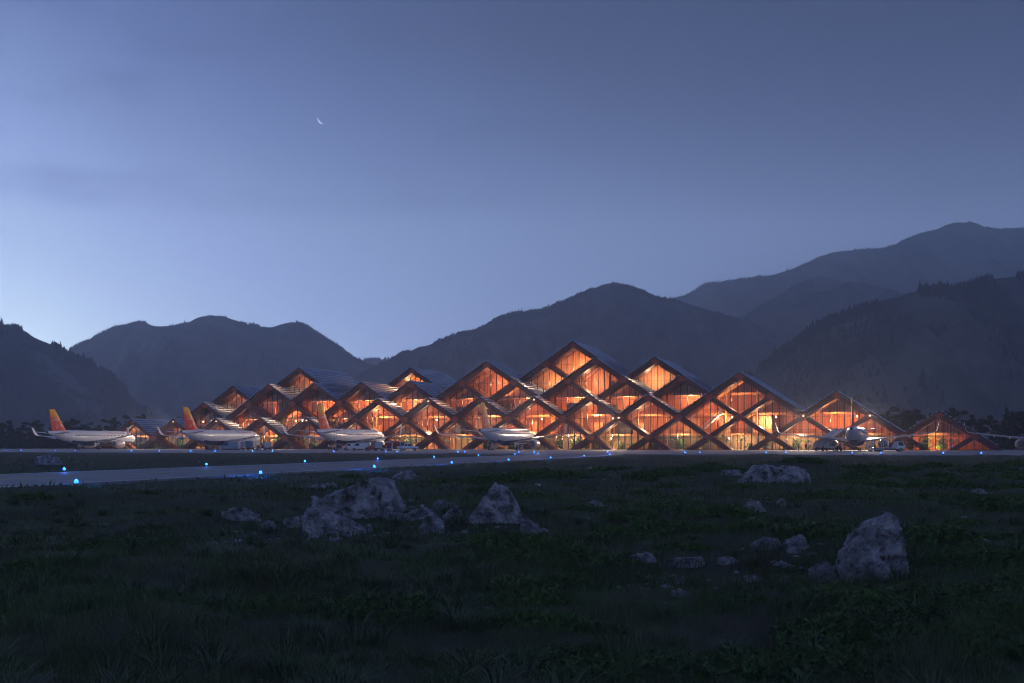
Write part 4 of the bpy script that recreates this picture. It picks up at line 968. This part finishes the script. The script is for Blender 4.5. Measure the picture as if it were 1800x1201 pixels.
# (photo x, distance, top row in the photo, kind)
trees = [(-45, 430, 732, 1), (-20, 440, 728, 0), (8, 420, 738, 1), (20, 425, 733, 3), (38, 415, 744, 2), (58, 420, 738, 0), (75, 440, 740, 3), (103, 430, 735, 1), (118, 405, 742, 2), (138, 420, 735, 0), (152, 440, 741, 1), (170, 415, 745, 2), (193, 425, 733, 0), (214, 450, 738, 3), (231, 470, 729, 1), (257, 475, 727, 0), (306, 480, 730, 2), (320, 490, 733, 1), (28, 395, 752, 2), (88, 392, 755, 1), (146, 396, 756, 0), (185, 394, 757, 2), (1, 396, 756, 0), (60, 394, 758, 1),
         (1345, 430, 655, 3), (1560, 345, 722, 0), (1585, 350, 714, 1), (1610, 352, 716, 2), (1632, 360, 718, 3), (1690, 352, 716, 0), (1712, 345, 728, 1), (1741, 330, 727, 2), (1772, 318, 709, 3), (1790, 325, 722, 0), (1812, 320, 715, 1), (1500, 370, 705, 2), (1850, 330, 712, 3)]
trees = [t for t in trees if t[0] != 1345]
tl, tr_ = 0, 0
for px, Z, ty, k in trees:
    o = tp[k] if not tused[k] else copy_tree(tp[k]); tused[k] = True
    h = CH+(HY-ty)/F*Z; p = at_d(px, Z); o.location = (p.x, p.y, -.06)
    s = h/(9.0 if k < 3 else 10.2); wd = s*random.uniform(1.15, 1.6) if k < 3 else s; o.scale = (wd, wd, s); o.rotation_euler = (0, 0, random.uniform(0, 6.28))
    knd = 'dark leafy tree' if k < 3 else 'dark pointed conifer'
    if px < 700:
        tag(o, '%s behind the leftmost airliner, %s from the left in its row' % (knd, ORD[sorted([t[0] for t in trees if t[0] < 700]).index(px)]), 'tree', 'trees beyond the left end of the apron')
    else:
        tag(o, '%s behind the right end of the terminal, %s from the left' % (knd, ORD[sorted([t[0] for t in trees if t[0] > 700]).index(px)]), 'tree', 'trees behind the right end of the terminal')
def brush():                                    # low dark scrub at the foot of the trees, left and right
    V, T = [], []; n = 0
    for (x0, x1, Za, Zb, cntb, hm) in ((-80, 330, 388, 470, 900, 3.6), (1520, 1900, 318, 380, 420, 3.0)):
        for _ in range(cntb):
            px = rng.uniform(x0, x1); Z = rng.uniform(Za, Zb); p = at_d(px, Z); hh = hm*rng.uniform(.5, 1.3); m = 46
            c = np.array([p.x, p.y, hh*.45]); d = rng.normal(0, 1, (m, 3)); d /= np.linalg.norm(d, axis=1)[:, None]; d *= np.array([1.5, 1.5, hh*.6])*rng.random((m, 1))**.4; pp = c+d
            v1 = rng.normal(0, 1, (m, 3))*.28; v2 = rng.normal(0, 1, (m, 3))*.28
            V.append(np.stack([pp-v1, pp+v2, pp+v1], 1).reshape(-1, 3)); T.append(n+np.arange(m*3).reshape(-1, 3)); n += m*3
    o = np_mesh('scrub', np.concatenate(V), None, np.concatenate(T), [m_leaf2]); tag(o, 'low dark scrub at the foot of the trees', 'scrub', kind='stuff')
brush()

# ------------------------------------------------------------------ taxiway and apron edge lights
m_lens = mat('blue lens', (.05, .2, .9), .2, emit=(.025, .21, 1.0), estr=3.6)
def light_proto():
    root = empty('edge_light')
    MB().tube((0, 0, 0), (0, 0, .05), .17, .15, 12).build('base_plate', m_charcoal, root)
    MB().tube((0, 0, .05), (0, 0, .24), .05, .05, 10).build('stem', m_yellow, root)
    b = MB(); b.loft([[(r*math.cos(a), r*math.sin(a), z) for a in [2*math.pi*k/12 for k in range(12)]] for z, r in ((.24, .10), (.28, .13), (.36, .12), (.43, .07), (.45, .02))])
    b.build('lens', m_lens, root, True); return root
lp = light_proto(); first = [True]
def edge_light(p, label, group, e, sc=1.0):
    o = lp if first[0] else copy_tree(lp); first[0] = False; o.location = p; o.scale = (sc, sc, sc); tag(o, label, 'edge light', group)
    l = bpy.data.lights.new('blue_glow', 'POINT'); l.energy = e; l.color = (.03, .17, 1); l.shadow_soft_size = .1
    q = bpy.data.objects.new('blue_glow', l); C.objects.link(q); q.location = (p[0], p[1], p[2]+.62*sc)
def on_line(A, D, px):                           # where a ground line crosses a photo column
    k = (px-900)/F; s = (k*A[1]-A[0])/(D[0]-k*D[1]); return (A[0]+D[0]*s, A[1]+D[1]*s)
near = [134, 458, 658, 794, 894, 968, 1027, 1072]; far = [113, 363, 536, 664, 763, 841, 905, 946]
for n_, px in enumerate(near):
    x, y = on_line(TA-TN*.9, TD, px); edge_light((x, y, float(terrain(x, y))+.0), 'blue taxiway light on the near edge, %s from the left' % ORD[n_], 'blue lights along the taxiway', 90, .72)
for n_, px in enumerate(far):
    x, y = on_line(TA+TN*(TWID+.9), TD, px); edge_light((x, y, float(terrain(x, y))), 'blue taxiway light on the far edge, %s from the left' % ORD[n_], 'blue lights along the taxiway', 90, .72)
A0 = tw(0, APRON_W+.5); A0 = (A0.x, A0.y)
apx = [10, 37, 97, 132, 231, 280, 335, 378, 444, 479, 587, 678, 698, 805, 817, 912, 939, 1068, 1204, 1230, 1347, 1382, 1498, 1549, 1658, 1725]
for n_, px in enumerate(apx):
    x, y = on_line(A0, (EU.x, EU.y), px); edge_light((x, y, .10), 'blue light along the front edge of the apron, %s from the left' % ORD[n_], 'blue lights along the apron edge', 120, .9)

# ------------------------------------------------------------------ rocks
def rock(seed, sx, sy, sz, shape=None, sub=4):
    rd = random.Random(seed); pts = []
    if shape:                                   # silhouette corners, each with a front and a back copy
        for x, z, dy in shape:
            pts += [(x, -.5*dy+rd.uniform(-.05, .05), max(0, z+rd.uniform(-.04, .0))), (x*.92, .5*dy, z*rd.uniform(.8, .97)), (x*.99, rd.uniform(-.1, .1), z)]
        pts += [(x*.9, -.56, -.1) for x in (-.5, -.1, .3, .5)]
    else:
        for k in range(rd.randint(11, 15)):
            d = Vector((rd.gauss(0, 1), rd.gauss(0, 1), rd.gauss(0, 1))).normalized(); pts.append((d.x*.5, d.y*.5, max(-.1, .38+d.z*.6)))
        pts += [(.48, 0, -.1), (-.48, .1, -.1), (0, -.5, -.1), (.1, .5, -.1)]
    bm = bmesh.new()
    for p in pts: bm.verts.new((p[0]*sx, p[1]*sy, p[2]*sz))
    r_ = bmesh.ops.convex_hull(bm, input=bm.verts)
    bmesh.ops.delete(bm, geom=[g for g in bm.verts if not g.link_faces], context='VERTS')
    bmesh.ops.triangulate(bm, faces=bm.faces)
    for _ in range(sub): 
        lim = max(sx, sz)*.055
        ed = [e for e in bm.edges if e.calc_length() > lim]
        if not ed: break
        bmesh.ops.subdivide_edges(bm, edges=ed, cuts=1, use_grid_fill=False); bmesh.ops.triangulate(bm, faces=bm.faces)
    for _ in range(1): bmesh.ops.smooth_vert(bm, verts=bm.verts, factor=.25, use_axis_x=True, use_axis_y=True, use_axis_z=True)
    bm.normal_update(); vv = np.array([v.co[:] for v in bm.verts]); q = max(sx, sz); a, b, c = vv[:, 0]/q, vv[:, 1]/q, vv[:, 2]/q
    n1 = fbm(a*4+c*3.1+seed, b*4-c*2+seed, seed, 3)-.5
    n2 = np.abs(fbm(a*9+b*3, c*13+b*5+seed, seed+5, 3)-.5)          # ledges and cracks
    n3 = fbm(a*26+b*9, c*26+b*15, seed+9, 2)-.5
    dsp = q*(n1*.11-np.clip(.10-n2, 0, 1)*.55+n3*.03)
    nrm = np.array([v.normal[:] for v in bm.verts]); vv = vv+nrm*dsp[:, None]
    for v, p in zip(bm.verts, vv): v.co = p
    me = bpy.data.meshes.new('rock'); bm.to_mesh(me); bm.free()
    me.polygons.foreach_set('use_smooth', [True]*len(me.polygons)); me.materials.append(m_rock)
    try: me.set_sharp_from_angle(angle=R(32))
    except Exception: pass
    o = bpy.data.objects.new('rock', me); C.objects.link(o); return o
SHAPES = {0: [(-.5, .18, .8), (-.47, .55, .8), (-.28, .66, 1), (-.02, .76, 1), (.18, 1.0, .9), (.33, .97, .8), (.42, .70, .8), (.5, .35, .7), (.47, 0, .8), (-.48, 0, .8), (0, 0, 1)],
          1: [(-.5, .80, .7), (-.36, 1.0, .8), (0, .80, 1), (.5, .42, .6), (.45, 0, .8), (-.46, 0, .8), (.1, 0, 1)],
          2: [(-.5, .15, .7), (-.30, .42, .8), (-.08, .82, .8), (.05, 1, .6), (.26, .9, .8), (.44, .5, .8), (.5, .2, .8), (.42, 0, .8), (-.45, 0, .9)],
          15: [(-.5, .4, .6), (-.30, .80, .8), (-.12, 1.0, .8), (.02, .90, .8), (.3, .88, .8), (.42, .80, .7), (.5, .5, .7), (.45, 0, .8), (-.45, .1, .8), (0, 0, 1)],
          18: [(-.5, .34, .7), (-.44, .52, .8), (-.18, .74, .9), (.10, .93, .8), (.26, 1.0, .5), (.36, .92, .6), (.5, .60, .7), (.46, .32, .8), (.30, .0, .9), (-.38, 0, .9)]}
ROCKS = [(622, 916, 178, 74, .45, 'largest pale boulder, a long slab high at its right end'), (583, 942, 112, 54, -.5, 'tilted slab leaning in front of the largest boulder'), (866, 934, 102, 70, .2, 'peaked boulder at the right end of the middle rock cluster'), (930, 942, 42, 32, 0, 'small block just right of the peaked boulder'), (754, 939, 58, 35, 0, 'rounded block in front of the flat stones, between the two big boulders'), (802, 914, 54, 38, 0, 'square block touching the left foot of the peaked boulder'), (737, 906, 64, 24, 0, 'flat stone right of the largest boulder'), (780, 892, 48, 18, 0, 'low flat stone at the back of the middle cluster'),
         (510, 928, 36, 28, 0, 'small upright block left of the largest boulder'), (420, 924, 80, 27, 0, 'low broken outcrop at the left end of the middle cluster'), (470, 930, 40, 16, 0, 'low stone between the left outcrop and the small upright block'), (565, 857, 64, 18, 0, 'distant low outcrop near the taxiway behind the largest boulder'), (712, 845, 48, 19, 0, 'distant rounded rock behind the right end of the largest boulder'), (640, 936, 34, 22, 0, 'stone wedged under the front of the largest boulder'), (690, 928, 42, 18, 0, 'low stone at the right foot of the largest boulder'),
         (1368, 846, 122, 38, -.3, 'big pale far rock on the right near the apron'), (1441, 818, 30, 11, 0, 'small pale stone right of the big far rock'), (1288, 840, 44, 14, 0, 'low stone left of the big far rock'), (1540, 1022, 114, 126, .7, 'large pointed leaning boulder on the right'), (1503, 955, 30, 36, 0, 'small dark rock behind the left shoulder of the leaning boulder'), (1355, 947, 44, 24, 0, 'bright white stone above the right rubble'), (1400, 990, 64, 40, .3, 'rough rock left of the leaning boulder, below the white stone'), (1345, 992, 54, 28, 0, 'low rock left of the rough rock'), (1458, 1022, 68, 42, 0, 'dark mossy rock at the left foot of the leaning boulder'),
         (1138, 994, 70, 20, 0, 'left half of the broken outcrop low in the middle right'), (1212, 1004, 72, 28, 0, 'right half of the broken outcrop low in the middle right'), (1192, 1050, 32, 16, 0, 'small pale stone alone below the broken outcrop'), (1326, 901, 44, 25, 0, 'left stone in the hollow above the white stone'), (1376, 891, 26, 17, 0, 'right stone in the hollow above the white stone'), (1280, 990, 58, 14, 0, 'low slab between the broken outcrop and the low rock'), (1045, 822, 28, 9, 0, 'small stone beyond the end of the taxiway'), (1722, 872, 34, 12, 0, 'low stone far out on the right meadow'), (1698, 888, 26, 10, 0, 'small stone in front of the low stone on the right meadow'), (78, 826, 64, 20, 0, 'rough mound of rock between taxiway and apron at far left'), (470, 962, 12, 6, 0, 'tiny stone in the grass below the left outcrop'), (1050, 893, 46, 12, 0, 'low stone in bare ground left of the right meadow')]
rock_xy = []
for k, (px, py, wp, hp, pkk, lab) in enumerate(ROCKS):
    p = at(px, py); Z = p.y
    for _ in range(3):
        tz = float(terrain(p.x, p.y)); p = at(px, py, tz) if tz < 1.2 else p
    Z = p.y; sx = wp*Z/F; sz = hp*Z/F
    sy = max(sx*.6, sz*.8); o = rock(100+k, sx*1.02, sy, sz*1.15+.06, SHAPES.get(k), 5 if wp > 90 else 4)
    o.location = (p.x, p.y+sy*.42, float(terrain(p.x, p.y+sy*.2))-.06-sz*.17); o.rotation_euler = (0, 0, 0)
    rock_xy.append((p.x, p.y+sy*.42, sx*.5, sy*.5)); tag(o, lab, 'rock', 'rocks lying in the meadow')
rock_xy = np.array(rock_xy)
def rubble():
    V, T = [], []; n = 0; tmpl = bmesh.new(); bmesh.ops.create_icosphere(tmpl, subdivisions=1, radius=1); tv = np.array([v.co[:] for v in tmpl.verts]); tf = np.array([[v.index for v in f.verts] for f in tmpl.faces]); tmpl.free()
    zones = [(420, 930, 60, 14, 70), (700, 905, 90, 14, 120), (590, 935, 80, 10, 50), (850, 930, 70, 12, 60), (1180, 985, 70, 22, 120), (1400, 985, 80, 22, 90), (1330, 890, 50, 12, 40), (560, 855, 60, 8, 40), (1000, 850, 150, 25, 90), (1120, 900, 160, 40, 90), (1340, 835, 60, 8, 50), (900, 1010, 500, 90, 60), (1600, 930, 160, 50, 60), (280, 815, 120, 6, 30)]
    for cx, cy_, dx, dy, m in zones:
        for _ in range(int(m*.38)):
            px = rng.normal(cx, dx*.6); py = max(rng.normal(cy_, dy*.6), 806)
            p = at(px, py)
            if hard_dist(p.x, p.y) < 1 or py > 1040: continue
            r_ = rng.lognormal(-3.25, .5)*(1+p.y/90); sc = np.array([rng.uniform(.8, 1.6), rng.uniform(.8, 1.3), rng.uniform(.5, .9)])*r_
            a = rng.uniform(0, 6.28); v = tv*(1+rng.normal(0, .14, (len(tv), 1)))*sc; v = np.stack([v[:, 0]*np.cos(a)-v[:, 1]*np.sin(a), v[:, 0]*np.sin(a)+v[:, 1]*np.cos(a), v[:, 2]], -1)
            V.append(v+np.array([p.x, p.y, float(terrain(p.x, p.y))-r_*.15])); T.append(tf+n); n += len(tv)
    o = np_mesh('rubble', np.concatenate(V), None, np.concatenate(T), [m_rock]); tag(o, 'small loose stones scattered around the rocks', 'rubble', kind='stuff')
rubble()

# ------------------------------------------------------------------ grass
def grass():
    def field(n, y0, y1, hmul, wmul):
        y = np.exp(rng.uniform(np.log(y0), np.log(y1), n)); x = rng.uniform(-1, 1, n)*(.50*y+5)
        den = fbm(x/1.6, y/1.6, 41, 3); tuft = fbm(x/.5, y/.5, 47, 2); big = fbm(x/6, y/6, 53, 2)
        keep = (den*.6+tuft*.6 > rng.uniform(.30, .82, n)) & (hard_dist(x, y) > .15)
        for rx, ry, ra, rb in rock_xy: keep &= ((x-rx)/(ra*.72))**2+((y-ry)/(rb*.72))**2 > 1
        x, y, tuft, big, den = x[keep], y[keep], tuft[keep], big[keep], den[keep]; n = len(x)
        h = hmul*(.35+1.0*np.clip(tuft-.3, 0, .5)*2)*(.5+big)*rng.uniform(.6, 1.3, n); wd = wmul*rng.uniform(.7, 1.3, n)
        z = terrain(x, y)-.01; a = rng.uniform(0, 2*np.pi, n); ln = h*rng.uniform(.15, .9, n); dx, dy = np.cos(a)*ln, np.sin(a)*ln
        b = rng.uniform(0, 2*np.pi, n); wx, wy = np.cos(b)*wd, np.sin(b)*wd
        P = lambda t, k: np.stack([x+dx*t*t+wx*k, y+dy*t*t+wy*k, z+h*(t-.25*t*t)], -1)
        v = np.stack([P(0, -1), P(0, 1), P(.45, -.8), P(.45, .8), P(.8, -.45), P(.8, .45), P(1.0, 0)], 1).reshape(-1, 3)
        o = np.arange(n)[:, None]*7
        q = np.concatenate([o+np.array([0, 1, 3, 2]), o+np.array([2, 3, 5, 4])]); t = o+np.array([4, 5, 6]); return v, q, t
    vs, qs, ts = [], [], []; n = 0
    for args in ((150000, 4.2, 17, .27, .0034), (90000, 14, 40, .17, .008), (60000, 36, 190, .20, .03)):
        v, q, t = field(*args); vs.append(v); qs.append(q+n); ts.append(t+n); n += len(v)
    o = np_mesh('grass', np.concatenate(vs), np.concatenate(qs), np.concatenate(ts), [m_grass]); tag(o, 'dark tufted meadow grass in the foreground', 'grass', kind='stuff')
grass()
def tussocks():
    V, Q, T = [], [], []; n = 0
    for _ in range(620):
        y = math.exp(rng.uniform(math.log(5), math.log(34))); x = rng.uniform(-1, 1)*(.48*y+1.5)
        if hard_dist(x, y) < .6 or (x > 0 and rng.random() < .45): continue
        m = int(rng.integers(36, 90)); hh = rng.uniform(.14, .38); z = float(terrain(x, y))-.02
        a = rng.uniform(0, 6.28, m); h = hh*rng.uniform(.5, 1.15, m); ln = h*rng.uniform(.3, 1.2, m); rb = rng.random(m)**.5*.13; wd = rng.uniform(.0018, .0042, m)*(1+y/16)
        bx, by = x+np.cos(a)*rb, y+np.sin(a)*rb; dx, dy = np.cos(a)*ln, np.sin(a)*ln; wx, wy = -np.sin(a)*wd, np.cos(a)*wd
        P = lambda t, k: np.stack([bx+dx*t*t+wx*k, by+dy*t*t+wy*k, z+h*(t*1.25-.55*t*t)], -1)
        V.append(np.stack([P(0, -1), P(0, 1), P(.45, -.85), P(.45, .85), P(.8, -.5), P(.8, .5), P(1, 0)], 1).reshape(-1, 3)); o = n+np.arange(m)[:, None]*7
        Q.append(np.concatenate([o+np.array([0, 1, 3, 2]), o+np.array([2, 3, 5, 4])])); T.append(o+np.array([4, 5, 6])); n += m*7
    o = np_mesh('tussock_grass', np.concatenate(V), np.concatenate(Q), np.concatenate(T), [m_tuss]); tag(o, 'long arching tussock grass scattered through the meadow', 'grass', kind='stuff')
    V, T = [], []; n = 0                          # low mossy mounds and creeping shrubs
    for _ in range(210):
        y = math.exp(rng.uniform(math.log(9), math.log(75))); x = rng.uniform(-.1 if rng.random() < .7 else -1, 1)*(.48*y+1.5)
        if hard_dist(x, y) < 6 or np.min(np.hypot(rock_xy[:, 0]-x, (rock_xy[:, 1]-y)*.6)-rock_xy[:, 2]) < .5: continue
        r = rng.uniform(.25, .7)*(1+y/60); h = r*rng.uniform(.18, .38); m = 900; z = float(terrain(x, y))
        d = rng.normal(0, 1, (m, 3)); d /= np.linalg.norm(d, axis=1)[:, None]; d[:, 2] = np.abs(d[:, 2]); p = np.array([x, y, z-.04])+d*np.array([r*rng.uniform(.8, 1.7), r, h])*(.6+.4*rng.random((m, 1)))
        s_ = .016*(1+y/20); v1 = rng.normal(0, 1, (m, 3))*s_; v2 = rng.normal(0, 1, (m, 3))*s_
        V.append(np.stack([p-v1, p+v2, p+v1], 1).reshape(-1, 3)); T.append(n+np.arange(m*3).reshape(-1, 3)); n += m*3
    o = np_mesh('ground_cover', np.concatenate(V), None, np.concatenate(T), [m_moss]); tag(o, 'low mossy creeping shrubs over the hummocks', 'ground cover', kind='stuff')
tussocks()

# ------------------------------------------------------------------ moon and air
def moon():
    D = 12000.0; d = Vector(((567.5-900)/F, 1, (HY-208.5)/F)); c = Vector((0, 0, CH))+d.normalized()*D; r = 8.9/F*D*.95
    f = d.normalized(); rt = f.cross(Vector((0, 0, 1))).normalized(); up = rt.cross(f)
    a0 = R(218); ax = rt*math.cos(a0)+up*math.sin(a0); pa = rt*(-math.sin(a0))+up*math.cos(a0)
    b = MB(); n, m = 24, 5; g = []
    for i in range(n+1):
        th = -math.pi/2+math.pi*i/n
        for j in range(m+1):
            ph = R(90-24)+R(24)*j/m           # the lit lune of the sphere, seen nearly edge on
            g.append(c+pa*(r*math.sin(th))+(ax*math.sin(ph)-f*math.cos(ph))*(r*math.cos(th)))
    b.add(g, [(i*(m+1)+j, i*(m+1)+j+1, (i+1)*(m+1)+j+1, (i+1)*(m+1)+j) for i in range(n) for j in range(m)])
    mm = mat('moonlight', (.8, .8, .8), 1, emit=(.85, .9, 1), estr=4.5)
    tag(b.build('moon', mm), 'thin crescent moon low in the dusk sky', 'moon')
moon()
HAZE = 3.3e-4
def haze():
    me = MB().box(-4400, 4400, -4400, 4400, -2.5, 800).build('haze', []) if False else MB().box(-5600, 5600, -5600, 5600, -2.5, 1100)
    m = bpy.data.materials.new('evening haze'); m.use_nodes = True; t = m.node_tree; t.nodes.clear()
    v = t.nodes.new('ShaderNodeVolumePrincipled'); v.inputs['Density'].default_value = HAZE; v.inputs['Color'].default_value = (.81, .86, 1.0, 1); v.inputs['Anisotropy'].default_value = .52
    o_ = t.nodes.new('ShaderNodeOutputMaterial'); t.links.new(v.outputs[0], o_.inputs['Volume'])
    o = me.build('haze', m); tag(o, 'blue evening haze over the valley', 'haze', kind='stuff')
haze()
